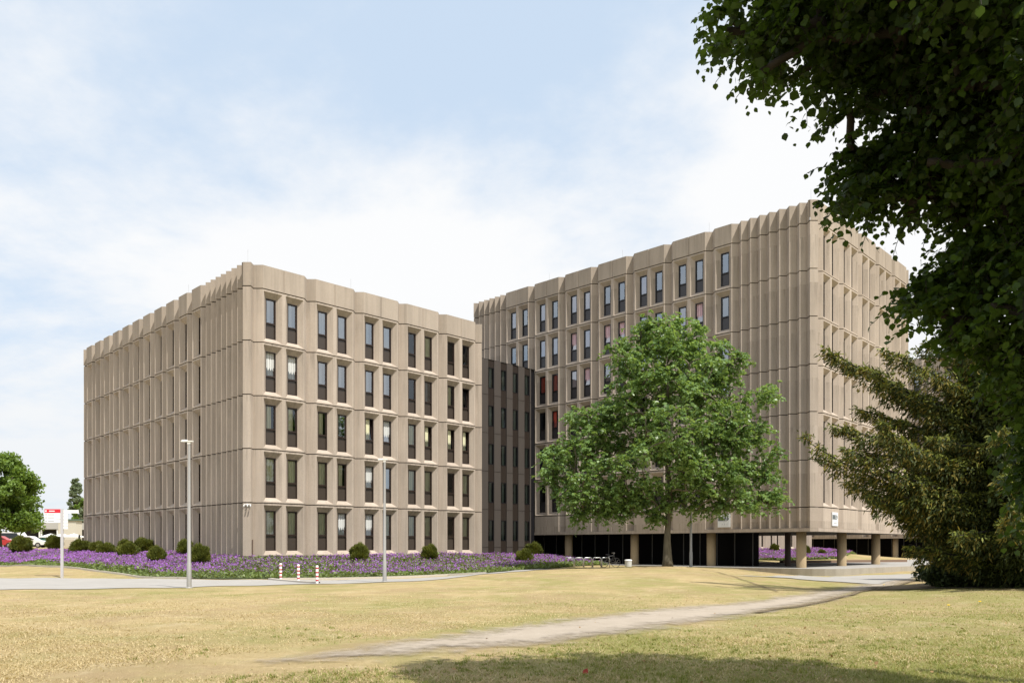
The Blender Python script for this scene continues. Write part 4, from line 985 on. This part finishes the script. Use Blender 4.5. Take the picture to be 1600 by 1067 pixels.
balls = [(33, 865, 14, 1.0, "round dark evergreen shrub alone at the left, below the green tree"), (84, 857, 11, 1.0, "round shrub right behind the wayfinding post"), (126, 864, 13, .85, "evergreen ball just right of the wayfinding post"),
         (151, 853, 10.5, .9, "small shrub against the block's far left end, back one of its pair"), (165, 868, 12.5, .85, "low shrub in the purple flowers, front one of the pair at the block's left end"), (196, 853, 11.5, .9, "back shrub of the close pair below the fourth left window bay"),
         (201, 872, 14, .9, "front shrub of the close pair below the fourth left window bay"), (225, 862, 14, .85, "wide shrub against the shaded wall, between the pair and the small leaning one"), (245, 880, 12, 1.15, "narrow pointed shrub standing forward in the flowers left of the lamp post"),
         (290, 866, 11, 1.15, "shrub hidden partly behind the nearest lamp post"), (313, 882, 13.5, 1.2, "tall dark shrub just right of the nearest lamp post"), (560, 878, 13, 1.15, "shrub in front of the lit wall left of the second lamp post"),
         (671, 877, 12, 1.12, "shrub in front of the lit wall right of the second lamp post"), (764, 862, 10, 1.1, "shrub at the foot of the dark connecting wing"), (834, 869, 12, .95, "shrub at the raised tower's left corner, back one of two"),
         (819, 881, 12, 1.0, "shrub at the raised tower's left corner, front one of two"), (1210, 863, 6.5, 1.1, "shrub glimpsed below the tower, left of the front corner column"), (1259, 863, 6.5, 1.1, "shrub glimpsed between the two front columns"), (1284, 859, 5, 1, "small shrub on the crest of the far flower slope")]
for px, py, r, asp, lab in balls:
    o = ball0 if first else ball0.copy()
    if not first: COL.objects.link(o)
    first = False
    yy = {True: (60, 120), False: (36, 110)}[px > 1150]
    p = ground_at(px, py+ (2 if px < 1150 else 0), Y0=yy[0]); 
    if 131 < px < 382:      # keep clear of the shaded wall
        kx = (px-PX)/F; wx, wy = O_.x-a_.x*.67, O_.y-a_.y*.67; v_ = (wx-kx*wy)/(kx*b_.y-b_.x); yw = wy+b_.y*v_
        if p.y > yw-1.2: p = Vector((kx*(yw-1.2), yw-1.2, float(gz(kx*(yw-1.2), yw-1.2))+.12))
    if px > 1150: p = Vector(((px-PX)/F*87, 87, float(gz((px-PX)/F*87, 87))))
    R_ = r*p.y/F; o.location = p+Vector((0, 0, -.02)); o.scale = (R_, R_, R_*asp); o.rotation_euler = (random.uniform(-.08, .08), random.uniform(-.08, .08), random.uniform(0, 6)); tag(o, lab, "shrub", "evergreen shrubs in the flower beds")

# ------------------------------------------------------------------ cranesbill ground cover
def fnoise(x, y): return (np.sin(x*.55+1.3*np.sin(y*.4))+np.sin(y*.83+x*.31+1.7*np.sin(x*.23))+.7*np.sin(x*1.9-y*1.4)+.6*np.sin(x*3.1+y*2.7))/3.3
def cover(poly, n, tagl, seed, front=None, wallish=None, dens=None):
    rng = np.random.default_rng(seed); A = np.array(poly); lo = A.min(0); hi = A.max(0); X = rng.uniform(lo[0], hi[0], n*3); Y = rng.uniform(lo[1], hi[1], n*3); ok = inpoly(poly, X, Y); X, Y = X[ok][:n], Y[ok][:n]
    fd = segdist(front, X, Y, False) if front else np.full(X.shape, 9.)
    hgt = .22+.10*fnoise(X*1.3, Y*1.3)+.05*rng.normal(size=len(X)); hgt *= np.clip(.55+fd*.4, 0, 1)
    z = gz(X, Y)+.04; zz_ = z+hgt*rng.uniform(.25, 1, len(X)); C = np.c_[X, Y, zz_]
    d, s, nr = rot_frames(len(C), 1.3, rng, 0); sz = rng.uniform(.09, .19, len(C))*(1+.012*(Y-40).clip(0)); V = leaf_verts(C, sz, OVATE[[0, 1, 3, 4]]*np.array([1, 1.3]), d, s, nr)
    np_mesh("ground_cover", V, 4, [leafmat("bed_leaf"+tagl, (.08, .13, .03), (.22, .28, .085), .3, (.12, .15, .06), .5)]).__setitem__('kind', 'stuff')
    m_ = n*2 if dens is None else int(n*dens); X = rng.uniform(lo[0], hi[0], m_*4); Y = rng.uniform(lo[1], hi[1], m_*4); ok = inpoly(poly, X, Y); X, Y = X[ok], Y[ok]
    fd = segdist(front, X, Y, False) if front else np.full(X.shape, 9.)
    side = 1/(1+np.exp((X+17.5)/1.2)); lam = fnoise(X, Y)+.35*fnoise(X*2.7+4, Y*2.9)
    pr = np.clip(.30+.55*side+.40*lam, .04, 1)*np.clip((fd-.55-.5*np.clip(lam, -1, 1))/.9, 0, 1)
    if not front: pr = np.clip(.5+.5*lam, .1, 1)
    ok = rng.uniform(size=len(X)) < pr; X, Y = X[ok][:m_], Y[ok][:m_]
    z = gz(X, Y)+.04+.26+.10*fnoise(X*1.3, Y*1.3)+.05*rng.normal(size=len(X)); C = np.c_[X, Y, z]; d, s, nr = rot_frames(len(C), .9, rng, 0)
    V = leaf_verts(C, rng.uniform(.045, .085, len(C))*(1+.012*(Y-40).clip(0)), DIAM, d, s, nr, 1.)
    np_mesh("purple_flowers", V, 4, [leafmat("petal_violet"+tagl, (.27, .10, .45), (.50, .22, .70), .3, (.24, .13, .33), .7, .2)]).__setitem__('kind', 'stuff')
cover(BED, 120000, "", 41, front=[(p.x, p.y) for p in bed_front]+[(1.8, 49), (4.2, 56), (7.2, 63)], dens=1.25)
cover(BED2, 22000, "_far", 43, dens=1.3)

# ------------------------------------------------------------------ grass blades over the nearer lawn
def grass():
    rng = np.random.default_rng(51); n = 330000; Y = 8.2/(1-rng.uniform(0, .74, n)); hw = Y*.68; X = rng.uniform(-1, 1, n)*hw
    PP = [(p.x, p.y) for p in G(*pathL)]+[(p.x, p.y) for p in G(*pathU)]
    pth = inpoly(PP, X, Y); dd = segdist(PP, X, Y)
    keep = np.where(pth, rng.uniform(size=n) < np.clip(.5-dd*2, .02, 1), rng.uniform(size=n) < np.clip(.35+dd/.8, 0, 1))
    cov = .55+.45*fnoise(X*.9+1, Y*1.1)+.25*fnoise(X*3.3, Y*3.7); keep &= rng.uniform(size=n) < np.clip(cov, .12, 1)*np.clip((31-Y)/13, 0, 1)
    X, Y = X[keep], Y[keep]; n = len(X); z = gz(X, Y)+.018*np.sin(X*1.7+Y*.6)*np.sin(Y*1.3-X*.4)
    g0 = fnoise(X*.5+3, Y*.6)+.5*fnoise(X*1.8, Y*2.1)+.085*X-.045*(Y-12)
    h = rng.uniform(.010, .034, n)*(1+.35*fnoise(X*2, Y*2))*(1+.5*np.clip(g0, 0, 1)); a = rng.uniform(0, 6.283, n); ln = rng.uniform(.5, 3.0, n)*h; wd = rng.uniform(.0022, .005, n)*(1+Y*.05)
    B = np.c_[X, Y, z]; sd = np.c_[-np.sin(a), np.cos(a), 0*a]*wd[:, None]; tip = B+np.c_[np.cos(a)*ln, np.sin(a)*ln, h]
    V = np.stack([B-sd, B+sd, tip], 1).reshape(-1, 3)
    gr = (g0+.35*rng.normal(size=n) > .30).astype(int); dk = rng.uniform(size=n) < .22; gr[dk & (gr == 0)] = 2
    o = np_mesh("grass", V, 3, [leafmat("blade_straw", (.40, .32, .17), (.60, .50, .31), .25, None, .8, .2), leafmat("blade_green", (.15, .17, .045), (.31, .32, .11), .3, None, .7, .2), leafmat("blade_brown", (.22, .16, .08), (.36, .28, .14), .2, None, .8, .2)], gr); tag(o, kind='stuff')
grass()
def tufts():
    rng = np.random.default_rng(61); nt_ = 2600; Y = 8.6/(1-rng.uniform(0, .70, nt_)); X = rng.uniform(-.68, .68, nt_)*Y
    PP = [(p.x, p.y) for p in G(*pathL)]+[(p.x, p.y) for p in G(*pathU)]; ok = (~inpoly(PP, X, Y)) & (fnoise(X*.5+3, Y*.6)+.10*X+.5*rng.normal(size=nt_) > .25); ok &= rng.uniform(size=nt_) < np.clip((17-Y)/6, 0, 1); X, Y = X[ok], Y[ok]; nt_ = len(X); nb = 16
    cx = np.repeat(X, nb)+rng.normal(size=nt_*nb)*.035; cy = np.repeat(Y, nb)+rng.normal(size=nt_*nb)*.035; n = nt_*nb; z = gz(cx, cy)+.018*np.sin(cx*1.7+cy*.6)*np.sin(cy*1.3-cx*.4)
    h = rng.uniform(.02, .055, n); a = rng.uniform(0, 6.283, n); ln = h*rng.uniform(.2, 1.0, n); wd = rng.uniform(.003, .006, n)*(1+cy*.05); B = np.c_[cx, cy, z]; sd = np.c_[-np.sin(a), np.cos(a), 0*a]*wd[:, None]; tip = B+np.c_[np.cos(a)*ln, np.sin(a)*ln, h]
    o = np_mesh("grass_tufts", np.stack([B-sd, B+sd, tip], 1).reshape(-1, 3), 3, [leafmat("tuft_green", (.10, .14, .030), (.26, .28, .075), .3, None, .7, .2)]); tag(o, kind='stuff')
    m_ = 520; Y = 8.6/(1-rng.uniform(0, .66, m_)); X = rng.uniform(-.66, .66, m_)*Y; keep = rng.uniform(size=m_) < np.clip(.25+.09*X, .08, 1); X, Y = X[keep], Y[keep]; C = np.c_[X, Y, gz(X, Y)+.022]
    d, s_, nr = rot_frames(len(C), 2.2, rng, 0); o = np_mesh("leaf_litter", leaf_verts(C, rng.uniform(.03, .07, len(C)), OVATE, d, s_, nr, 1, .3), 6, [leafmat("litter", (.16, .09, .04), (.36, .25, .12), .1, None, .8, .2)]); tag(o, kind='stuff')
tufts()

# ------------------------------------------------------------------ street furniture
STEEL = flat("galvanised_steel", (.42, .41, .40), .45, .5); WHITEP = flat("white_paint", (.80, .80, .79), .45); REDP = flat("red_paint", (.45, .025, .03), .4); LAMPG = flat("lamp_lens", (.85, .86, .88), .2)
def lamp_post():
    t = empty("lamp_post"); m_ = M(); m_.lathe((0, 0, 0), [(.095, 0), (.095, .9), (.075, .95), (.05, 5.2), (.05, 5.28)], 14); m_.obj("pole", [STEEL], t, True)
    m_ = M(); m_.lathe((0, 0, 0), [(.14, 0), (.14, .03), (.10, .05)], 14); m_.obj("base_plate", [STEEL], t)
    m_ = M(); m_.box((-.08, 0, 5.30), (.46, .15, .035)); m_.box((-.18, 0, 5.335), (.2, .13, .035)); m_.box((.0, 0, 5.25), (.12, .10, .10)); h_ = m_.obj("lamp_head", [WHITEP], t)
    m_ = M(); m_.box((-.2, 0, 5.277), (.2, .12, .01)); m_.obj("lens", [LAMPG], h_); return t
lp = lamp_post(); p = ground_at(295.5, 918.6); lp.location = p; lp.scale = (1, 1, (918.6-688)*p.y/F/5.33); tag(lp, "grey lamp post nearest the camera on the left, in front of the shaded wall", "lamp post", "slim lamp posts on the lawn")
l2 = copy_tree(lp); p = ground_at(601, 909); l2.location = p; l2.scale = (1, 1, (909-717)*p.y/F/5.33); l2['label'] = "grey lamp post by the bollards in front of the lit window wall"
l3 = copy_tree(lp); p = gpt(1079.5, 46.6, -.03); l3.location = p; l3.scale = (1, 1, 1); l3['label'] = "pale lamp post rising into the crown just right of the leafy tree's trunk"
def bollard():
    t = empty("bollard"); m_ = M(); m_.lathe((0, 0, 0), [(.055, 0), (.055, .80), (.045, .83), (.0, .845)], 16); b_ = m_.obj("post", [WHITEP], t, True)
    for z in (.12, .30, .48, .68):
        m_ = M(); m_.lathe((0, 0, 0), [(.055, z), (.058, z+.002), (.058, z+.07), (.055, z+.072)], 16); m_.obj("red_band", [REDP], t, True)
    return t
b0 = bollard(); bl = [(438.5, 905.5, "leftmost"), (466.3, 908, "middle"), (495.5, 911.5, "rightmost")]
for i, (x, y, wd) in enumerate(bl):
    o = b0 if i == 0 else copy_tree(b0); o.location = ground_at(x, y); tag(o, wd+" of three red and white striped bollards at the path edge", "bollard", "striped bollards")
    o.scale = (1.15, 1.15, 1)
# wayfinding post
def wayfinder():
    p = ground_at(97, 902.5); t = empty("wayfinding_sign", p); tag(t, "white signpost with a red headed board and stacked white boards by the left road", "sign"); k = p.y/F
    H = (902.5-795)*k; m_ = M(); m_.box((0, 0, H/2), (.13, .08, H)); m_.obj("post", [flat('post_grey', (.50, .48, .48), .5)], t)
    def z(y): return (902.5-y)*k
    def brd(x0, x1, y0, y1, mat, nm): 
        m_ = M(); m_.box((((x0+x1)/2-97)*k, 0, (z(y0)+z(y1))/2), ((x1-x0)*k, .05, z(y0)-z(y1))); return m_.obj(nm, [mat], t)
    RED = flat("sign_red", (.62, .02, .035), .4); GR = flat("sign_grey_text", (.30, .32, .34), .6)
    h_ = brd(71, 94.8, 795.3, 801.2, RED, "header_board"); 
    m_ = M(); m_.box(((73-97)*k, -.028, z(798.2)), (2.2*k, .006, 2.6*k)); m_.box(((82-97)*k, -.028, z(798.3)), (8.5*k, .006, 1.5*k)); m_.obj("lettering", [WHITEP], h_)
    for y0, y1 in ((801.6, 806.0), (806.4, 810.8), (811.2, 816.4)):
        b_ = brd(71, 94.8, y0, y1, WHITEP, "board"); m_ = M(); m_.box(((73.3-97)*k, -.028, z((y0+y1)/2)), (1.8*k, .006, 1.6*k)); m_.box(((80.8-97)*k, -.028, z((y0+y1)/2)), (9*k, .006, .9*k)); m_.obj("lettering", [GR], b_)
    brd(99.2, 122, 796.5, 801.6, WHITEP, "board")
    for y0, y1 in ((802.1, 806.6), (807.1, 811.6), (812.1, 816.6), (817.1, 821.4), (822, 826.3)): brd(99.2, 105.8, y0, y1, WHITEP, "board")
    t.rotation_euler = (0, 0, math.radians(4))
wayfinder()
# building number signs on the fascia
def textmesh(s, size, mat, parent, loc, rot, ext=.004):
    cu = bpy.data.curves.new("lettering", 'FONT'); cu.body = s; cu.size = size; cu.extrude = ext; cu.align_x = 'CENTER'; cu.align_y = 'CENTER'
    tmp = bpy.data.objects.new("tmp", cu); COL.objects.link(tmp); dg = bpy.context.evaluated_depsgraph_get(); me = bpy.data.meshes.new_from_object(tmp.evaluated_get(dg)); bpy.data.objects.remove(tmp)
    me.materials.clear(); me.materials.append(mat); o = bpy.data.objects.new("lettering", me); COL.objects.link(o); o.parent = parent; o.location = loc; o.rotation_euler = rot; return o
SG = flat("sign_slate", (.10, .12, .13), .5); SW = flat("sign_white", (.72, .74, .76), .4); SL = flat("sign_pale_letters", (.42, .43, .45), .5)
def bsign(pos, th, label, num):
    t = empty("building_sign", pos, th); tag(t, label, "sign", None)
    m_ = M(); m_.box((0, 0, 0), (1.0, .05, .96)); m_.obj("sign_board", [SW], t)
    m_ = M(); z0, z1 = -.02, .30; m_.poly([(-.46, -.03, z0), (.27, -.03, z0), (.40, -.03, z0+.10), (.40, -.03, z1-.10), (.27, -.03, z1), (-.46, -.03, z1)]); m_.obj("arrow_band", [SG], t)
    textmesh(num, .36, SW, t, (.10, -.036, .14), (math.pi/2, 0, 0)); textmesh("A  B  C", .17, SL, t, (.08, -.032, -.27), (math.pi/2, 0, 0))
bsign(OR-aR*.84+bR*6.42+Vector((0, 0, 3.47-.0)), thc, "white number sign with a slate arrow on the tower's left fascia, under the leafy tree", "12")
bsign(OR-bR*.44+aR*2.35+Vector((0, 0, 3.50)), thd, "white number sign with a slate arrow on the tower's sunlit right fascia", "12")
# cycle hoops, a parked bicycle and a bin
hp = [(882.5, 896.5), (898, 911), (912.5, 925), (926.5, 939), (940.5, 952.5)]
HOOP = flat("hoop_steel", (.55, .56, .57), .35, .6); ordw = ["leftmost", "second", "middle", "fourth", "rightmost"]
for i, (x0, x1) in enumerate(hp):
    Yb = 54+i*.25; a0 = gpt(x0, Yb); a1 = gpt(x1, Yb+.2); zb_ = min(a0.z, a1.z)-.02; zt = EYE+(HZ-871.2+i*.1)/F*Yb; m_ = M(); mid = (a0+a1)/2
    d = (a1-a0); d.z = 0; h_ = d.length/2; d.normalize(); P_ = [(-h_, 0, zb_-mid.z), (-h_, 0, zt-mid.z-.1), (-h_+.03, 0, zt-mid.z-.03), (-h_+.1, 0, zt-mid.z), (h_-.1, 0, zt-mid.z), (h_-.03, 0, zt-mid.z-.03), (h_, 0, zt-mid.z-.1), (h_, 0, zb_-mid.z)]
    m_.tube(P_, .034, 8); o = m_.obj("cycle_hoop", [HOOP], None, True); o.location = mid; o.rotation_euler = (0, 0, math.atan2(d.y, d.x)); tag(o, ordw[i]+" of the five steel cycle hoops beneath the tower edge", "bike rack", "steel cycle hoops")
def bicycle():
    t = empty("bicycle", gpt(953, 55.0), .15); tag(t, "dark bicycle parked behind the rightmost steel hoop", "bicycle"); BK = flat("bicycle_black", (.02, .02, .022), .4); RB_ = flat("tyre", (.015, .015, .015), .8)
    for x in (-.42, .42):
        m_ = M(); ring = [(x+.32*math.cos(q*math.pi/10), 0, .34+.32*math.sin(q*math.pi/10)) for q in range(21)]; m_.tube(ring, .02, 6, cap=False); wo_ = m_.obj("wheel", [RB_], t)
        s_ = M()
        for q in range(8): s_.tube([(x, 0, .34), (x+.31*math.cos(q*math.pi/4), 0, .34+.31*math.sin(q*math.pi/4))], .004, 4)
        s_.obj("spokes", [STEEL], wo_)
    m_ = M()
    for a0, a1 in (((-.42, 0, .34), (-.05, 0, .32)), ((-.05, 0, .32), (-.16, 0, .86)), ((-.05, 0, .32), (.28, 0, .80)), ((-.14, 0, .76), (.28, 0, .84)), ((.28, 0, .92), (.42, 0, .34)), ((-.42, 0, .34), (-.14, 0, .74))): m_.tube([a0, a1], .018, 6)
    m_.obj("frame", [BK], t); m_ = M(); m_.box((-.17, 0, .90), (.24, .13, .05)); m_.obj("saddle", [BK], t)
    m_ = M(); m_.tube([(.22, -.28, 1.0), (.30, -.12, 1.03), (.29, 0, 1.02), (.30, .12, 1.03), (.22, .28, 1.0)], .014, 6); m_.tube([(.29, 0, 1.02), (.28, 0, .88)], .014, 6); m_.obj("handlebar", [STEEL], t)
bicycle()
p = gpt(981.8, 56); m_ = M(); m_.lathe((0, 0, 0), [(.23, 0), (.25, .42), (.25, .44)], 20); t = empty("litter_bin", p); t.scale = (1, 1, 1.1); tag(t, "squat white round bin at the foot of the second tower column", "bin"); m_.obj("body", [flat("bin_grey", (.52, .53, .52), .5)], t, True)
m_ = M(); m_.lathe((0, 0, 0), [(.27, .44), (.27, .50), (.20, .53), (.0, .54)], 20); m_.obj("lid", [WHITEP], t, True)

# small things in the grass
def dandelion(px, py, lab):
    p = ground_at(px, py, Y0=6); t = empty("dandelion", p); tag(t, lab, "flower", "yellow flowers in the lawn"); m_ = M(); m_.tube([(0, 0, 0), (0, 0, .07)], .004, 5); m_.obj("stem", [flat("stem", (.1, .15, .03))], t)
    m_ = M(); m_.lathe((0, 0, .07), [(.02, 0), (.038, .012), (.02, .024)], 12); m_.obj("flower_head", [flat("dandelion_yellow", (.8, .55, .02), .8)], t)
for x, y, lb in ((1482, 950, "left dandelion of the close pair at the lawn's shaded right side"), (1531, 944, "right dandelion of the close pair at the lawn's shaded right side"), (1381, 916, "lone dandelion by the path's far end")): dandelion(x, y, lb)
p = ground_at(915, 1053, Y0=6); V = leaf_verts(np.array([[0, 0, .03]]), .10, OVATE, np.array([[.5, .2, .8]]), np.array([[.8, -.3, -.4]]), np.array([[0, 0, 1.]])); o = np_mesh("fallen_leaf", V, 6, [flat("leaf_crimson", (.30, .03, .015), .7)]); o.location = p; tag(o, "small curled crimson leaf lying in the shaded foreground grass", "leaf")

# ------------------------------------------------------------------ beyond the left edge: low buildings, vehicles, canopy
BG = gpt(60, 118)
def low_building():
    Y = 118; z0 = float(gz((60-PX)/F*Y, Y)); t = empty("carport_building", (BG.x, Y, z0)); tag(t, "long low grey building with dark open bays behind the parked vehicles", "building"); k = Y/F
    def X(px): return (px-PX)/F*Y-BG.x
    def Z(py): return EYE+(HZ-py)*k-z0
    GRY = flat("cladding_grey", (.42, .41, .39), .7)
    m_ = M(); m_.box(((X(0)+X(112))/2, 2.5, (Z(816)+Z(826.5))/2), (X(112)-X(0), 6, Z(816)-Z(826.5))); m_.obj("roof", [GRY], t)
    m_ = M(); m_.box(((X(0)+X(112))/2, 4.8, Z(826.5)/2), (X(112)-X(0), .3, Z(826.5)-.02)); m_.obj("wall", [flat("bay_dark", (.02, .02, .025), .6)], t)
    for px in (12, 30.5, 33.5, 64, 67, 92, 108.5):
        m_ = M(); m_.box((X(px), -.35, (Z(826.8))/2), (.16, .16, Z(826.8))); m_.obj("post", [WHITEP], t)
    t2 = empty("annex_building", (X(122)+BG.x, Y-3, z0)); tag(t2, "small plain cream building beside the block's left edge", "building"); CR = flat("render_cream", (.55, .52, .45), .9)
    m_ = M(); w_ = 27*k; H = Z(814.5); m_.box((.3, .4, H/2), (w_, 1.6, H)); m_.obj("wall", [CR], t2); m_ = M(); m_.box((.3, .4, H+.12), (w_+.4, 1.9, .24)); m_.obj("roof", [flat("roof_edge_green", (.10, .14, .10), .6)], t2)
low_building()
def canopy():
    Y = 104; z0 = float(gz((98-PX)/F*Y, Y)); k = Y/F; t = empty("canopy", ((98-PX)/F*Y, Y, z0)); tag(t, "long white canopy roof over the cream fence at the left", "canopy"); w_ = 54*k; zc = EYE+(HZ-838)*k-z0
    m_ = M(); 
    for i in range(3):
        x0 = -w_/2+i*w_/3; x1 = x0+w_/3-.05; xm = (x0+x1)/2; c = [(x0, -1.2, zc), (x1, -1.2, zc), (x1, 1.2, zc), (x0, 1.2, zc)]; ap = (xm, 0, zc+.42)
        for q in range(4): m_.poly([c[q], c[(q+1) % 4], ap])
        for q in range(4): m_.quad((*c[q][:2], zc-.12), (*c[(q+1) % 4][:2], zc-.12), c[(q+1) % 4], c[q])
    m_.obj("roof", [WHITEP], t)
    for x in (-w_/2+.1, -w_/6, w_/6, w_/2-.1):
        m_ = M(); m_.tube([(x, -1, 0), (x, -1, zc)], .05, 6); m_.obj("post", [WHITEP], t)
    t2 = empty("fence", ((108-PX)/F*Y, Y-1.6, z0)); tag(t2, "low cream board fence under the white canopy", "fence"); m_ = M()
    for i in range(14): m_.box((-1.4+i*.22, 0, .5), (.2, .03, 1.0))
    m_.obj("boards", [flat("fence_cream", (.52, .46, .38), .9)], t2); m_ = M(); m_.box((0, .04, .9), (3.1, .05, .08)); m_.obj("rail", [flat("fence_cream2", (.45, .40, .33), .9)], t2)
canopy()
def car(px, Y, label, col, van=False, rz=0, L_=4.2):
    t = empty("parked_van" if van else "parked_car", gpt(px, Y), rz); tag(t, label, "van" if van else "car"); PT = flat("car_paint_"+("white" if col[1] > .3 else "red"), col, .3, 0, .6); GLS = flat("car_glass", (.02, .025, .03), .08); TY = flat("tyre_black", (.015, .015, .015), .8)
    H = 1.95 if van else 1.45; h = L_/2
    prof = ([(-h, .35), (-h, 1.0), (-h+.05, H-.08), (-h+.2, H), (h-1.3, H), (h-.75, 1.15), (h-.1, .95), (h, .7), (h, .35)] if van else [(-h, .35), (-h, .85), (-h+.25, .95), (-h+.75, H-.05), (-h+1.2, H), (h-1.75, H-.05), (h-1.05, .95), (h-.15, .8), (h, .6), (h, .35)])
    m_ = M(); wd = .85; n = len(prof); A = [(x, -wd, z) for x, z in prof]; B = [(x, wd, z) for x, z in prof]; m_.poly(A); m_.poly(B[::-1])
    for i in range(n): m_.quad(A[i], B[i], B[(i+1) % n], A[(i+1) % n])
    m_.obj("body", [PT], t)
    for s in (-1, 1):
        m_ = M(); y = s*(wd+.008); pts = [(-h+.35 if van else -h+.75, y, 1.1 if van else .98), (h-.95 if van else h-1.2, y, 1.1 if van else .98), (h-1.35 if van else h-1.8, y, H-.15), (-h+.35 if van else -h+.95, y, H-.15)]; m_.poly(pts if s < 0 else pts[::-1]); m_.obj("side_window", [GLS], t)
        for x in (-h+.8, h-.85):
            m_ = M(); m_.tube([(x, s*(wd-.2), .32), (x, s*(wd+.02), .32)], .32, 18); wl = m_.obj("wheel", [TY], t); m_ = M(); m_.tube([(x, s*(wd+.02), .32), (x, s*(wd+.03), .32)], .18, 12); m_.obj("rim", [STEEL], wl)
        m_ = M(); m_.box((h-.05, s*.62, .68), (.08, .3, .14)); m_.obj("headlight", [LAMPG], t)
car(22, 98, "white van parked under the green tree at the far left", (.75, .75, .75), True, .1)
car(50, 97, "white car parked right of the van, before the dark open bays", (.72, .72, .72), False, .2, 3.6)
car(3, 92, "red car at the left frame edge behind the purple flowers", (.40, .03, .03), False, .3, 3.6)
p = gpt(67, 99); t = empty("waste_container", p); tag(t, "green waste container between the white car and the canopy", "container"); m_ = M(); m_.box((0, 0, .6), (.85, .8, 1.1)); m_.obj("body", [flat("container_green", (.03, .12, .07), .5)], t); m_ = M(); m_.box((0, 0, 1.2), (.92, .88, .1)); m_.obj("lid", [flat("lid_dark", (.02, .05, .04), .5)], t)
p = gpt(124, 100); m_ = M(); m_.lathe((0, 0, 0), [(.12, 0), (.12, 1.55), (.05, 1.6)], 10); o = m_.obj("marker_post", [flat("post_black", (.02, .02, .02), .5)]); o.location = p; tag(o, "black post in front of the small cream building", "post")
